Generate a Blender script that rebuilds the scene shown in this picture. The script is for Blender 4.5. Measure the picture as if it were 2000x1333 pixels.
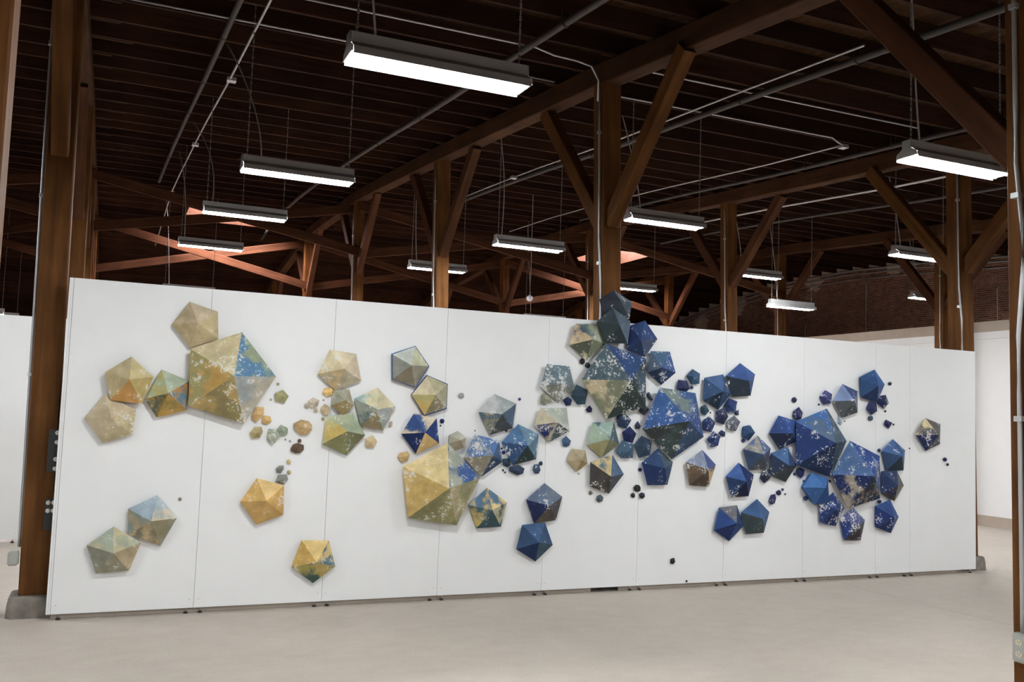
import bpy, bmesh, math, random
from mathutils import Vector, Matrix
random.seed(7)
for o in list(bpy.data.objects):
    bpy.data.objects.remove(o, do_unlink=True)
sc = bpy.context.scene
COL = sc.collection

# ------------------------------------------------------------------ camera, world, exposure
cam_d = bpy.data.cameras.new('camera')
cam = bpy.data.objects.new('camera', cam_d); COL.objects.link(cam)
cam_d.sensor_width = 36.0
cam_d.lens = 1806.7 / 2000 * 36.0
cam_d.clip_start = 0.05; cam_d.clip_end = 200
RIGHT = Vector((0.914739, -0.402527, 0.034985)); DOWN = Vector((0.063206, 0.057037, -0.996369)); FWD = Vector((0.399070, 0.913629, 0.077617))
M = Matrix((RIGHT, -DOWN, -FWD)).transposed().to_4x4()
M.translation = Vector((0.3239, -9.3856, 2.0023))
cam.matrix_world = M
sc.camera = cam
sc.view_settings.view_transform = 'Standard'; sc.view_settings.look = 'None'
sc.view_settings.gamma = 1.0; sc.view_settings.use_curve_mapping = False
sc.view_settings.exposure = 0.0
w = bpy.data.worlds.new('world'); sc.world = w; w.use_nodes = True
w.node_tree.nodes['Background'].inputs[0].default_value = (0.75, 0.8, 0.95, 1)
w.node_tree.nodes['Background'].inputs[1].default_value = 0.0
TUBE_POWER = 315.0
SKY_POWER = 95.0

# ------------------------------------------------------------------ helpers
def lin(c):
    return tuple(((x / 255) / 12.92 if x / 255 <= 0.04045 else ((x / 255 + 0.055) / 1.055) ** 2.4) for x in c)
def tag(o, label=None, cat=None, group=None, kind=None):
    if label: o['label'] = label
    if cat: o['category'] = cat
    if group: o['group'] = group
    if kind: o['kind'] = kind
    return o
def empty(name, loc=(0, 0, 0)):
    o = bpy.data.objects.new(name, None); o.empty_display_size = 0.1
    o.location = loc; COL.objects.link(o); return o
def link(name, me, parent=None, mat=None, loc=None, matrix=None):
    o = bpy.data.objects.new(name, me); COL.objects.link(o)
    if mat is not None and not me.materials: me.materials.append(mat)
    if matrix is not None: o.matrix_local = matrix
    elif loc is not None: o.location = loc
    if parent is not None: o.parent = parent
    return o
class MB:
    def __init__(s): s.v = []; s.f = []
    def poly(s, pts):
        n = len(s.v); s.v += [tuple(p) for p in pts]; s.f.append(tuple(range(n, n + len(pts))))
    def box(s, x0, x1, y0, y1, z0, z1):
        n = len(s.v)
        s.v += [(x, y, z) for x in (x0, x1) for y in (y0, y1) for z in (z0, z1)]
        for q in ((0, 1, 3, 2), (4, 6, 7, 5), (0, 4, 5, 1), (2, 3, 7, 6), (0, 2, 6, 4), (1, 5, 7, 3)):
            s.f.append(tuple(n + i for i in q))
    def tube(s, pts, r, n=8, caps=True):
        pts = [Vector(p) for p in pts]; b = len(s.v); m = len(pts)
        for i, p in enumerate(pts):
            d = (pts[min(i + 1, m - 1)] - pts[max(i - 1, 0)]).normalized()
            u = d.cross(Vector((0, 0, 1)))
            if u.length < 1e-3: u = d.cross(Vector((1, 0, 0)))
            u.normalize(); w_ = d.cross(u)
            for k in range(n):
                a = 2 * math.pi * k / n
                s.v.append(tuple(p + u * (r * math.cos(a)) + w_ * (r * math.sin(a))))
        for i in range(m - 1):
            for k in range(n):
                s.f.append((b + i * n + k, b + i * n + (k + 1) % n, b + (i + 1) * n + (k + 1) % n, b + (i + 1) * n + k))
        if caps:
            s.f.append(tuple(b + k for k in range(n))[::-1]); s.f.append(tuple(b + (m - 1) * n + k for k in range(n)))
    def mesh(s, name, smooth=False):
        me = bpy.data.meshes.new(name); me.from_pydata(s.v, [], s.f); me.update()
        bm = bmesh.new(); bm.from_mesh(me); bmesh.ops.recalc_face_normals(bm, faces=bm.faces); bm.to_mesh(me); bm.free()
        if smooth:
            me.polygons.foreach_set('use_smooth', [True] * len(me.polygons))
        return me
    def build(s, name, mat, parent=None, loc=None, smooth=False):
        return link(name, s.mesh(name, smooth), parent, mat, loc)
def beam_matrix(p, q, up=(0, 0, 1)):
    p = Vector(p); q = Vector(q); d = (q - p).normalized(); u = Vector(up)
    y = u.cross(d)
    if y.length < 1e-4: y = Vector((0, 1, 0)).cross(d)
    y.normalize(); z = d.cross(y)
    m = Matrix((d, y, z)).transposed().to_4x4(); m.translation = p
    return m, (q - p).length
def timber(name, p, q, wid, hgt, mat, parent=None, up=(0, 0, 1), bev=0.008):
    """square-sawn timber from p to q; local x runs along it"""
    m, L = beam_matrix(p, q, up)
    mb = MB(); a, h, b = wid / 2, hgt / 2, bev
    prof = [(-a + b, -h), (a - b, -h), (a, -h + b), (a, h - b), (a - b, h), (-a + b, h), (-a, h - b), (-a, -h + b)]
    n = len(mb.v)
    for x in (0, L):
        mb.v += [(x, y, z) for y, z in prof]
    for k in range(8): mb.f.append((n + k, n + (k + 1) % 8, n + 8 + (k + 1) % 8, n + 8 + k))
    mb.f.append(tuple(range(n, n + 8))[::-1]); mb.f.append(tuple(range(n + 8, n + 16)))
    me = mb.mesh(name)
    if parent is not None:
        m = Matrix.Translation(-parent.location) @ m
    return link(name, me, parent, mat, matrix=m)

# ------------------------------------------------------------------ materials
def new_mat(name):
    m = bpy.data.materials.new(name); m.use_nodes = True
    return m, m.node_tree.nodes, m.node_tree.links, m.node_tree.nodes['Principled BSDF']
def plain(name, col, rough=0.6, metal=0.0, var=0.0, scale=8.0):
    m, N, L, b = new_mat(name)
    b.inputs['Roughness'].default_value = rough; b.inputs['Metallic'].default_value = metal
    b.inputs['Base Color'].default_value = (*col, 1)
    if var:
        tc = N.new('ShaderNodeTexCoord'); n = N.new('ShaderNodeTexNoise'); n.inputs['Scale'].default_value = scale; n.inputs['Detail'].default_value = 6
        L.new(tc.outputs['Object'], n.inputs['Vector'])
        r = N.new('ShaderNodeMapRange'); r.inputs[1].default_value = 0.3; r.inputs[2].default_value = 0.7; r.inputs[3].default_value = 1 - var; r.inputs[4].default_value = 1 + var
        L.new(n.outputs['Fac'], r.inputs[0])
        mx = N.new('ShaderNodeVectorMath'); mx.operation = 'SCALE'; mx.inputs[0].default_value = col
        L.new(r.outputs[0], mx.inputs['Scale']); L.new(mx.outputs[0], b.inputs['Base Color'])
    return m
def wood(name, col, dark, var=0.25, rough=0.75, stretch=(1.2, 22, 22)):
    m, N, L, b = new_mat(name)
    b.inputs['Roughness'].default_value = rough; b.inputs['Specular IOR Level'].default_value = 0.08
    tc = N.new('ShaderNodeTexCoord'); mp = N.new('ShaderNodeMapping'); mp.inputs['Scale'].default_value = stretch
    oi = N.new('ShaderNodeObjectInfo')
    add = N.new('ShaderNodeVectorMath'); add.operation = 'ADD'
    sclv = N.new('ShaderNodeVectorMath'); sclv.operation = 'SCALE'; sclv.inputs[0].default_value = (37, 11, 5)
    L.new(oi.outputs['Random'], sclv.inputs['Scale'])
    L.new(tc.outputs['Object'], mp.inputs['Vector']); L.new(mp.outputs[0], add.inputs[0]); L.new(sclv.outputs[0], add.inputs[1])
    n = N.new('ShaderNodeTexNoise'); n.inputs['Scale'].default_value = 1.0; n.inputs['Detail'].default_value = 8; n.inputs['Roughness'].default_value = 0.6
    n2 = N.new('ShaderNodeTexNoise'); n2.inputs['Scale'].default_value = 1.6; n2.inputs['Detail'].default_value = 3
    L.new(add.outputs[0], n.inputs['Vector']); L.new(tc.outputs['Object'], n2.inputs['Vector'])
    cr = N.new('ShaderNodeValToRGB')
    cr.color_ramp.elements[0].position = 0.3; cr.color_ramp.elements[0].color = (*dark, 1)
    cr.color_ramp.elements[1].position = 0.68; cr.color_ramp.elements[1].color = (*col, 1)
    L.new(n.outputs['Fac'], cr.inputs['Fac'])
    r = N.new('ShaderNodeMapRange'); r.inputs[3].default_value = 1 - var; r.inputs[4].default_value = 1 + var
    L.new(oi.outputs['Random'], r.inputs[0])
    r2 = N.new('ShaderNodeMapRange'); r2.inputs[1].default_value = 0.3; r2.inputs[2].default_value = 0.7; r2.inputs[3].default_value = 0.75; r2.inputs[4].default_value = 1.2
    L.new(n2.outputs['Fac'], r2.inputs[0])
    mu = N.new('ShaderNodeMath'); mu.operation = 'MULTIPLY'; L.new(r.outputs[0], mu.inputs[0]); L.new(r2.outputs[0], mu.inputs[1])
    sc_ = N.new('ShaderNodeVectorMath'); sc_.operation = 'SCALE'; L.new(cr.outputs['Color'], sc_.inputs[0]); L.new(mu.outputs[0], sc_.inputs['Scale'])
    L.new(sc_.outputs[0], b.inputs['Base Color'])
    bp = N.new('ShaderNodeBump'); bp.inputs['Strength'].default_value = 0.35; bp.inputs['Distance'].default_value = 0.01
    L.new(n.outputs['Fac'], bp.inputs['Height']); L.new(bp.outputs[0], b.inputs['Normal'])
    return m
def emitter(name, col, power):
    m, N, L, b = new_mat(name)
    b.inputs['Base Color'].default_value = (0.8, 0.8, 0.8, 1)
    b.inputs['Emission Color'].default_value = (*col, 1); b.inputs['Emission Strength'].default_value = power
    return m
def paper():
    """sun-printed paper: two dye colours per facet (mesh attributes), clouded together, with pale flakes"""
    m, N, L, b = new_mat('printed_paper')
    b.inputs['Roughness'].default_value = 0.7; b.inputs['Specular IOR Level'].default_value = 0.25
    g = N.new('ShaderNodeNewGeometry')
    oi = N.new('ShaderNodeObjectInfo')
    ca = N.new('ShaderNodeAttribute'); ca.attribute_name = 'dye_a'
    cb = N.new('ShaderNodeAttribute'); cb.attribute_name = 'dye_b'
    def noise(scale, det, rough=0.55):
        n = N.new('ShaderNodeTexNoise'); n.inputs['Scale'].default_value = scale; n.inputs['Detail'].default_value = det; n.inputs['Roughness'].default_value = rough
        L.new(g.outputs['Position'], n.inputs['Vector']); return n
    n1 = noise(4.2, 4, 0.6); n2 = noise(42, 5, 0.62); n3 = noise(7.5, 2); n4 = noise(160, 2)
    r1 = N.new('ShaderNodeMapRange'); r1.interpolation_type = 'SMOOTHSTEP'; r1.inputs[1].default_value = 0.45; r1.inputs[2].default_value = 0.58
    L.new(n1.outputs['Fac'], r1.inputs[0])
    mx = N.new('ShaderNodeMix'); mx.data_type = 'RGBA'
    L.new(r1.outputs[0], mx.inputs[0]); L.new(ca.outputs['Color'], mx.inputs[6]); L.new(cb.outputs['Color'], mx.inputs[7])
    r4 = N.new('ShaderNodeMapRange'); r4.inputs[1].default_value = 0.3; r4.inputs[2].default_value = 0.7; r4.inputs[3].default_value = 0.86; r4.inputs[4].default_value = 1.12
    L.new(n4.outputs['Fac'], r4.inputs[0])
    r5 = N.new('ShaderNodeMapRange'); r5.inputs[1].default_value = 0.3; r5.inputs[2].default_value = 0.7; r5.inputs[3].default_value = 0.82; r5.inputs[4].default_value = 1.15
    L.new(n3.outputs['Fac'], r5.inputs[0])
    mm = N.new('ShaderNodeMath'); mm.operation = 'MULTIPLY'; L.new(r4.outputs[0], mm.inputs[0]); L.new(r5.outputs[0], mm.inputs[1])
    vs = N.new('ShaderNodeVectorMath'); vs.operation = 'SCALE'; L.new(mx.outputs[2], vs.inputs[0]); L.new(mm.outputs[0], vs.inputs['Scale'])
    # flakes: fine noise over coarse noise, threshold lowered by the facet's flake amount (alpha of dye_a)
    m1 = N.new('ShaderNodeMath'); m1.operation = 'MULTIPLY'; m1.inputs[1].default_value = 0.55; L.new(n2.outputs['Fac'], m1.inputs[0])
    m2 = N.new('ShaderNodeMath'); m2.operation = 'MULTIPLY_ADD'; m2.inputs[1].default_value = 0.45; L.new(n3.outputs['Fac'], m2.inputs[0]); L.new(m1.outputs[0], m2.inputs[2])
    m3 = N.new('ShaderNodeMath'); m3.operation = 'MULTIPLY_ADD'; m3.inputs[1].default_value = 0.13; L.new(ca.outputs['Alpha'], m3.inputs[0]); L.new(m2.outputs[0], m3.inputs[2])
    r3 = N.new('ShaderNodeMapRange'); r3.inputs[1].default_value = 0.650; r3.inputs[2].default_value = 0.662; L.new(m3.outputs[0], r3.inputs[0])
    r6 = N.new('ShaderNodeMath'); r6.operation = 'MULTIPLY'; r6.inputs[1].default_value = 0.82; L.new(r3.outputs[0], r6.inputs[0])
    mx2 = N.new('ShaderNodeMix'); mx2.data_type = 'RGBA'; mx2.inputs[7].default_value = (0.70, 0.69, 0.66, 1)
    L.new(r6.outputs[0], mx2.inputs[0]); L.new(vs.outputs[0], mx2.inputs[6])
    L.new(mx2.outputs[2], b.inputs['Base Color'])
    return m
def concrete():
    m, N, L, b = new_mat('concrete_floor')
    g = N.new('ShaderNodeNewGeometry')
    def noise(scale, det, vec=None):
        n = N.new('ShaderNodeTexNoise'); n.inputs['Scale'].default_value = scale; n.inputs['Detail'].default_value = det; n.inputs['Roughness'].default_value = 0.6
        L.new(vec or g.outputs['Position'], n.inputs['Vector']); return n
    mp = N.new('ShaderNodeMapping'); mp.inputs['Scale'].default_value = (0.85, 1.15, 1); L.new(g.outputs['Position'], mp.inputs['Vector'])
    n1 = noise(0.8, 6, mp.outputs[0]); n2 = noise(5, 8, mp.outputs[0]); n3 = noise(45, 4)
    cr = N.new('ShaderNodeValToRGB')
    cr.color_ramp.elements[0].position = 0.25; cr.color_ramp.elements[0].color = (0.45, 0.385, 0.325, 1)
    cr.color_ramp.elements[1].position = 0.75; cr.color_ramp.elements[1].color = (0.58, 0.51, 0.44, 1)
    av = N.new('ShaderNodeMath'); av.operation = 'MULTIPLY_ADD'; av.inputs[1].default_value = 0.5
    h = N.new('ShaderNodeMath'); h.operation = 'MULTIPLY'; h.inputs[1].default_value = 0.5; L.new(n2.outputs['Fac'], h.inputs[0])
    L.new(n1.outputs['Fac'], av.inputs[0]); L.new(h.outputs[0], av.inputs[2]); L.new(av.outputs[0], cr.inputs['Fac'])
    r = N.new('ShaderNodeMapRange'); r.inputs[1].default_value = 0.3; r.inputs[2].default_value = 0.7; r.inputs[3].default_value = 0.93; r.inputs[4].default_value = 1.06
    L.new(n3.outputs['Fac'], r.inputs[0])
    # saw-cut joints: dark thin lines along x and along y, slightly wandering
    sx = N.new('ShaderNodeSeparateXYZ'); L.new(g.outputs['Position'], sx.inputs[0])
    def joint(sock, pos, amp):
        a = N.new('ShaderNodeMath'); a.operation = 'MULTIPLY_ADD'; a.inputs[1].default_value = amp; L.new(n1.outputs['Fac'], a.inputs[0]); L.new(sx.outputs[sock], a.inputs[2])
        s = N.new('ShaderNodeMath'); s.operation = 'SUBTRACT'; s.inputs[1].default_value = pos + amp * 0.5; L.new(a.outputs[0], s.inputs[0])
        ab = N.new('ShaderNodeMath'); ab.operation = 'ABSOLUTE'; L.new(s.outputs[0], ab.inputs[0])
        q = N.new('ShaderNodeMapRange'); q.inputs[1].default_value = 0.003; q.inputs[2].default_value = 0.009; q.inputs[3].default_value = 0.6; q.inputs[4].default_value = 1.0
        L.new(ab.outputs[0], q.inputs[0]); return q
    j1 = joint(0, 9.0, 0.5); j2 = joint(1, 0.36, 0.1); j3 = joint(0, 2.9, 0.3)
    k1 = N.new('ShaderNodeMath'); k1.operation = 'MULTIPLY'; L.new(j1.outputs[0], k1.inputs[0]); L.new(j2.outputs[0], k1.inputs[1])
    k2 = N.new('ShaderNodeMath'); k2.operation = 'MULTIPLY'; L.new(k1.outputs[0], k2.inputs[0]); L.new(r.outputs[0], k2.inputs[1])
    v = N.new('ShaderNodeVectorMath'); v.operation = 'SCALE'; L.new(cr.outputs['Color'], v.inputs[0]); L.new(k2.outputs[0], v.inputs['Scale'])
    L.new(v.outputs[0], b.inputs['Base Color'])
    b.inputs['Roughness'].default_value = 0.55
    bp = N.new('ShaderNodeBump'); bp.inputs['Strength'].default_value = 0.08; bp.inputs['Distance'].default_value = 0.01
    L.new(n3.outputs['Fac'], bp.inputs['Height']); L.new(bp.outputs[0], b.inputs['Normal'])
    return m

MT = {}
MT['floor'] = concrete()
MT['white'] = plain('white_paint', (0.80, 0.80, 0.80), 0.7, 0, 0.015, 3)
MT['seam'] = plain('seam_core', (0.25, 0.24, 0.23), 0.8)
MT['beige'] = plain('beige_paint', (0.42, 0.35, 0.29), 0.7, 0, 0.05, 3)
MT['post'] = wood('post_timber', (0.132, 0.055, 0.016), (0.068, 0.026, 0.008), 0.12, 0.7, (1.0, 14, 14))
MT['beam'] = wood('beam_timber', (0.066, 0.030, 0.014), (0.034, 0.015, 0.007), 0.15, 0.8, (1.0, 14, 14))
MT['joist'] = wood('joist_timber', (0.040, 0.0165, 0.0085), (0.019, 0.0078, 0.0042), 0.35, 0.8)
MT['deck'] = wood('deck_board', (0.060, 0.028, 0.011), (0.032, 0.014, 0.006), 0.3, 0.8)
MT['brace'] = wood('brace_timber', (0.085, 0.035, 0.017), (0.042, 0.017, 0.0085), 0.15, 0.8, (1.0, 14, 14))
MT['brick'] = wood('brick_clay', (0.26, 0.12, 0.082), (0.085, 0.038, 0.027), 0.4, 0.9, (6, 6, 9))
MT['mortar'] = plain('mortar', (0.62, 0.48, 0.38), 0.9, 0, 0.3, 1.2)
MT['plinth'] = plain('plinth_concrete', (0.20, 0.175, 0.15), 0.9, 0, 0.3, 9)
MT['steel'] = plain('galvanised_steel', (0.52, 0.53, 0.54), 0.45, 0.6)
MT['pipe'] = plain('dark_pipe', (0.045, 0.038, 0.034), 0.6, 0.3, 0.15, 6)
MT['lamp_shell'] = plain('lamp_enamel', (0.34, 0.335, 0.33), 0.5)
MT['lamp_white'] = plain('reflector_white', (0.88, 0.88, 0.88), 0.45)
MT['tube'] = emitter('lit_tube', (0.945, 0.985, 1.0), TUBE_POWER)
MT['chain'] = plain('chain_steel', (0.20, 0.19, 0.18), 0.5, 0.4)
MT['cord'] = plain('grey_cord', (0.33, 0.31, 0.29), 0.6)
MT['black'] = plain('black_iron', (0.016, 0.016, 0.017), 0.5)
MT['rubber'] = plain('black_rubber', (0.018, 0.018, 0.02), 0.7)
MT['bolt'] = plain('zinc_bolt', (0.62, 0.60, 0.55), 0.4, 0.5)
MT['box'] = plain('outlet_box_steel', (0.42, 0.43, 0.40), 0.5, 0.3)
MT['outlet'] = plain('outlet_ivory', (0.66, 0.60, 0.46), 0.5)
MT['slot'] = plain('outlet_slot', (0.03, 0.03, 0.03), 0.6)
MT['sky'] = emitter('daylight_pane', (1.0, 0.84, 0.86), SKY_POWER)
MT['globe'] = plain('white_globe', (0.7, 0.68, 0.72), 0.25)
MT['dark_wall'] = plain('dark_far_wall', (0.075, 0.045, 0.035), 0.9, 0, 0.3, 1.5)
PAPER = paper()

# ------------------------------------------------------------------ artwork data: rim corners (x, z), apex (x, z), rim depth, height, flakes, dyes per facet, edge dye, label
BIG = [
([(0.313,2.244),(0.528,2.404),(0.732,2.221),(0.647,1.968),(0.374,1.99)],(0.524,2.187),0.08,0.115,0.45,'190,174,135;208,192,142;192,172,112;196,150,84;188,172,130/186,146,88',None,'ochre-faced tan polyhedron between the pale tan and green-and-ochre pieces at far left'),
([(0.8,2.298),(1.051,2.2),(1.045,1.921),(0.784,1.843),(0.67,2.015)],(0.867,2.074),0.05,0.114,0.4,'178,188,164;100,134,148/190,140,70;184,146,72/150,130,70;90,104,86/180,140,66;190,180,120/168,184,156',None,'green and ochre polyhedron touching the left side of the largest tan-and-blue piece'),
([(0.171,1.82),(0.325,2.046),(0.6,1.909),(0.585,1.681),(0.332,1.595)],(0.391,1.829),0.05,0.116,0.6,'198,182,150;200,182,150;196,180,140;190,176,140;198,184,152',None,'pale tan polyhedron lowest of the trio at the upper far left'),
([(1.013,2.959),(1.278,2.884),(1.298,2.616),(1.044,2.52),(0.868,2.729)],(1.094,2.748),0.051,0.116,0.4,'208,190,160;196,180,138;194,176,138;186,168,130;192,174,140',None,'pale tan polyhedron sitting on top of the largest tan-and-blue piece'),
([(1.042,2.506),(1.508,2.697),(1.858,2.277),(1.574,1.811),(1.057,1.962)],(1.43,2.259),0.096,0.23,0.62,'202,187,146;92,134,166/156,166,134;160,166,166/184,176,158;184,158,100/150,138,92;164,156,106/192,156,84',None,'very large tan, olive and sky-blue polyhedron in the upper left of the display wall'),
([(0.26,0.67),(0.476,0.834),(0.719,0.684),(0.631,0.431),(0.354,0.413)],(0.489,0.607),0.051,0.118,0.4,'168,176,158/190,182,150;194,184,148/170,174,152;184,166,134;160,156,132;150,150,134',None,'sage green polyhedron at the lower left corner of the display wall'),
([(0.59,0.995),(0.834,1.118),(1.018,0.902),(0.892,0.648),(0.606,0.759)],(0.789,0.891),0.051,0.118,0.2,'160,176,186;166,180,186/206,196,170;142,152,138/150,140,110;190,168,130/140,134,112;140,150,140/176,160,128',None,'pale blue-grey and brown polyhedron above right of the sage one at lower left'),
([(1.734,1.28),(2.002,1.211),(2.011,0.926),(1.756,0.831),(1.59,1.055)],(1.821,1.071),0.051,0.118,0.42,'230,196,130;216,174,100;206,168,100;202,164,98;218,178,104',None,'plain golden yellow polyhedron hanging alone below small grey stones at left'),
([(2.202,0.671),(2.475,0.661),(2.552,0.404),(2.335,0.246),(2.116,0.415)],(2.337,0.467),0.05,0.116,0.45,'228,198,128;210,186,130/80,118,134;70,100,98/186,164,98;72,98,92/176,164,92;206,170,92',None,'gold polyhedron with dark teal underside, lowest piece on the left half'),
([(2.386,2.581),(2.662,2.553),(2.728,2.28),(2.464,2.167),(2.276,2.329)],(2.519,2.387),0.051,0.117,0.5,'216,202,170;208,192,166;184,174,150/170,160,130;196,172,128/170,160,130;212,198,160',None,'cream polyhedron at the top of the olive cluster left of centre'),
([(2.45,2.173),(2.607,2.185),(2.66,2.022),(2.563,1.907),(2.428,2.014)],(2.557,2.073),0.052,0.069,0.35,'168,164,144;168,160,138;152,136,92;152,136,92;162,160,142',None,'small grey-olive polyhedron squeezed beneath the cream one left of centre'),
([(2.663,2.091),(2.903,2.217),(3.103,2.027),(2.981,1.775),(2.746,1.814)],(2.884,1.99),0.05,0.116,0.6,'160,184,180/214,204,168;212,202,166;172,172,154/156,166,168;156,144,110;156,162,146/98,116,118',None,'cream, grey and pale teal polyhedron right of the grey-olive one'),
([(2.387,1.899),(2.655,1.951),(2.796,1.724),(2.61,1.516),(2.358,1.625)],(2.578,1.761),0.051,0.117,0.55,'178,184,152;174,188,158;134,148,122/120,120,86;142,142,98;190,186,136/206,180,100',None,'sage green polyhedron lowest in the olive cluster left of centre'),
([(3.033,2.575),(3.292,2.675),(3.456,2.467),(3.309,2.233),(3.048,2.306)],(3.223,2.46),0.05,0.116,0.3,'198,203,195;192,192,162;150,146,130;140,130,110;148,150,140','58,96,152','grey polyhedron with thin blue edges, upper left of centre'),
([(3.427,2.374),(3.671,2.288),(3.671,2.021),(3.42,1.936),(3.263,2.157)],(3.502,2.164),0.05,0.114,0.4,'188,182,148;172,168,142;150,142,112;182,176,120/206,176,100;214,202,168','38,64,130','cream and olive polyhedron with dark blue edges below the blue-edged grey one'),
([(3.307,1.963),(3.562,1.92),(3.601,1.654),(3.346,1.54),(3.179,1.746)],(3.402,1.767),0.049,0.113,0.3,'62,94,148/208,192,166;34,66,126;206,176,116;22,48,98;50,82,136/208,190,162',None,'deep blue polyhedron with one golden triangular facet, above the large gold piece'),
([(3.197,1.411),(3.68,1.661),(4.062,1.298),(3.818,0.796),(3.277,0.884)],(3.632,1.204),0.097,0.233,0.6,'224,202,146;168,172,158/62,98,154;178,166,130/150,148,112;162,156,110/140,136,96;210,180,108',None,'very large golden and grey-olive polyhedron at lower centre left'),
([(3.795,1.793),(3.899,1.724),(3.873,1.615),(3.764,1.576),(3.7,1.657),(3.705,1.748)],(3.812,1.696),0.076,0.054,0.35,'196,196,180;170,160,136;156,146,122;156,146,124;180,176,156;190,190,174',None,'small grey-tan polyhedron touching the top right of the largest golden piece'),
([(4.001,1.757),(4.29,1.7),(4.333,1.464),(4.099,1.306),(3.883,1.507)],(4.175,1.542),0.052,0.119,0.6,'84,122,172/168,172,166;78,106,144;140,136,122/54,78,108;156,148,128;172,174,166/92,124,170',None,'half grey, half bright blue flaked polyhedron right of the largest golden piece'),
([(4.216,2.203),(4.479,2.107),(4.442,1.835),(4.174,1.755),(4.034,2.001)],(4.264,1.987),0.051,0.119,0.45,'168,175,175;82,106,128;80,86,90;160,154,132/90,108,120;188,191,191',None,'silver grey polyhedron with charcoal underside, above centre'),
([(4.51,1.884),(4.764,1.778),(4.741,1.499),(4.459,1.435),(4.319,1.682)],(4.581,1.654),0.052,0.12,0.6,'112,144,166;98,130,152;58,76,78;56,90,134;84,126,168',None,'steel blue flaked polyhedron right of the grey-and-blue one at centre'),
([(4.169,1.188),(4.406,1.029),(4.347,0.768),(4.065,0.757),(3.961,1.002)],(4.19,0.961),0.051,0.118,0.3,'222,198,136/96,128,154;180,174,142/66,90,98;70,98,106;76,106,114/196,174,106;94,126,152/218,190,116',None,'teal and glowing gold polyhedron right of the foot of the largest golden piece'),
([(4.855,1.239),(5.083,1.086),(5.012,0.828),(4.744,0.798),(4.636,1.057)],(4.872,1.001),0.051,0.118,0.45,'112,124,142;88,86,92;96,88,80;32,46,88;106,122,148',None,'slate and navy polyhedron, upper of the pair at lower centre'),
([(4.599,0.784),(4.878,0.805),(4.982,0.558),(4.775,0.382),(4.538,0.522)],(4.758,0.606),0.051,0.117,0.25,'64,96,134;60,90,126;62,86,100;34,58,98;52,82,118',None,'plain blue polyhedron, lower of the pair at lower centre'),
([(4.839,2.564),(5.12,2.554),(5.198,2.302),(4.992,2.13),(4.765,2.304)],(4.953,2.353),0.051,0.117,0.85,'110,132,142;118,134,142;134,140,134;138,142,132;116,136,146',None,'pale teal heavily flaked polyhedron left of the largest teal piece'),
([(4.778,2.072),(5.105,2.083),(5.146,1.822),(4.894,1.688),(4.701,1.874)],(4.942,1.917),0.051,0.116,0.75,'188,194,180;192,198,188;78,94,102/60,80,120;182,172,146/34,56,116;206,196,170',None,'cream flaked polyhedron with a dark right underside below the pale teal one'),
([(5.26,2.408),(5.557,2.836),(6.105,2.696),(6.112,2.132),(5.589,1.967)],(5.77,2.418),0.099,0.236,0.72,'84,104,114;48,80,128;74,96,112/54,66,68;60,76,72;132,136,114/196,180,146',None,'very large teal and dark green flaked polyhedron at the upper right of centre'),
([(5.484,3.347),(5.672,3.473),(5.923,3.351),(5.896,3.146),(5.554,3.127)],(5.705,3.342),0.048,0.111,0.4,'56,60,74;78,92,106;70,84,94;56,66,74;54,60,70',None,'dark slate polyhedron rising above the top edge of the display wall'),
([(5.628,3.259),(5.873,3.114),(5.841,2.851),(5.542,2.839),(5.435,3.089)],(5.658,3.046),0.111,0.119,0.35,'92,108,122;88,104,122;44,58,62;56,68,72;60,72,80',None,'dark slate polyhedron directly under the one rising above the wall edge'),
([(5.187,3.044),(5.475,3.059),(5.579,2.837),(5.331,2.63),(5.113,2.794)],(5.347,2.867),0.052,0.119,0.5,'152,158,138/92,114,120;166,170,150;122,130,106;92,98,84/186,180,148;208,186,148/58,80,132',None,'olive-grey polyhedron with a cream facet left of the slate pair'),
([(5.907,3.075),(6.108,3.147),(6.284,2.939),(6.12,2.714),(5.867,2.783)],(5.988,2.905),0.049,0.113,0.3,'42,70,116;50,76,122;70,84,112;44,66,104;34,60,108',None,'plain dark blue polyhedron at the right of the slate pair'),
([(6.194,2.79),(6.464,2.799),(6.55,2.55),(6.354,2.396),(6.156,2.533)],(6.292,2.6),0.048,0.109,0.45,'76,106,138;62,94,146;36,62,100;40,62,90;86,104,128',None,'blue-grey flaked polyhedron at the upper right shoulder of the largest teal piece'),
([(6.303,2.364),(6.809,2.318),(6.937,1.796),(6.49,1.522),(6.078,1.869)],(6.571,1.981),0.095,0.228,0.6,'122,136,132/62,94,142;62,90,142;56,80,110;70,84,84/56,64,64;56,98,156',None,'very large blue flaked polyhedron right of the largest teal piece'),
([(5.44,1.927),(5.718,1.944),(5.801,1.683),(5.571,1.529),(5.372,1.669)],(5.609,1.746),0.05,0.115,0.35,'152,174,164/50,82,114;84,106,112;134,138,112;168,162,118;166,184,164',None,'sage and olive polyhedron below the largest teal piece'),
([(5.2,1.626),(5.369,1.607),(5.402,1.456),(5.26,1.364),(5.137,1.483)],(5.294,1.501),0.032,0.07,0.35,'184,170,140;170,154,122;164,142,98;180,164,128;182,168,138',None,'small plain tan polyhedron among the blue pieces right of centre'),
([(5.425,1.478),(5.71,1.567),(5.87,1.344),(5.678,1.119),(5.424,1.205)],(5.631,1.324),0.052,0.121,0.4,'100,122,132/204,184,134;90,114,142;84,90,98;80,76,72;76,72,70',None,'charcoal and teal polyhedron with gold spots below the sage-and-olive piece'),
([(6.325,1.648),(6.539,1.487),(6.467,1.221),(6.189,1.218),(6.105,1.479)],(6.355,1.42),0.051,0.117,0.3,'72,90,102;58,80,112;34,60,104;30,54,100;42,70,112',None,'navy polyhedron under the largest speckled blue piece'),
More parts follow.
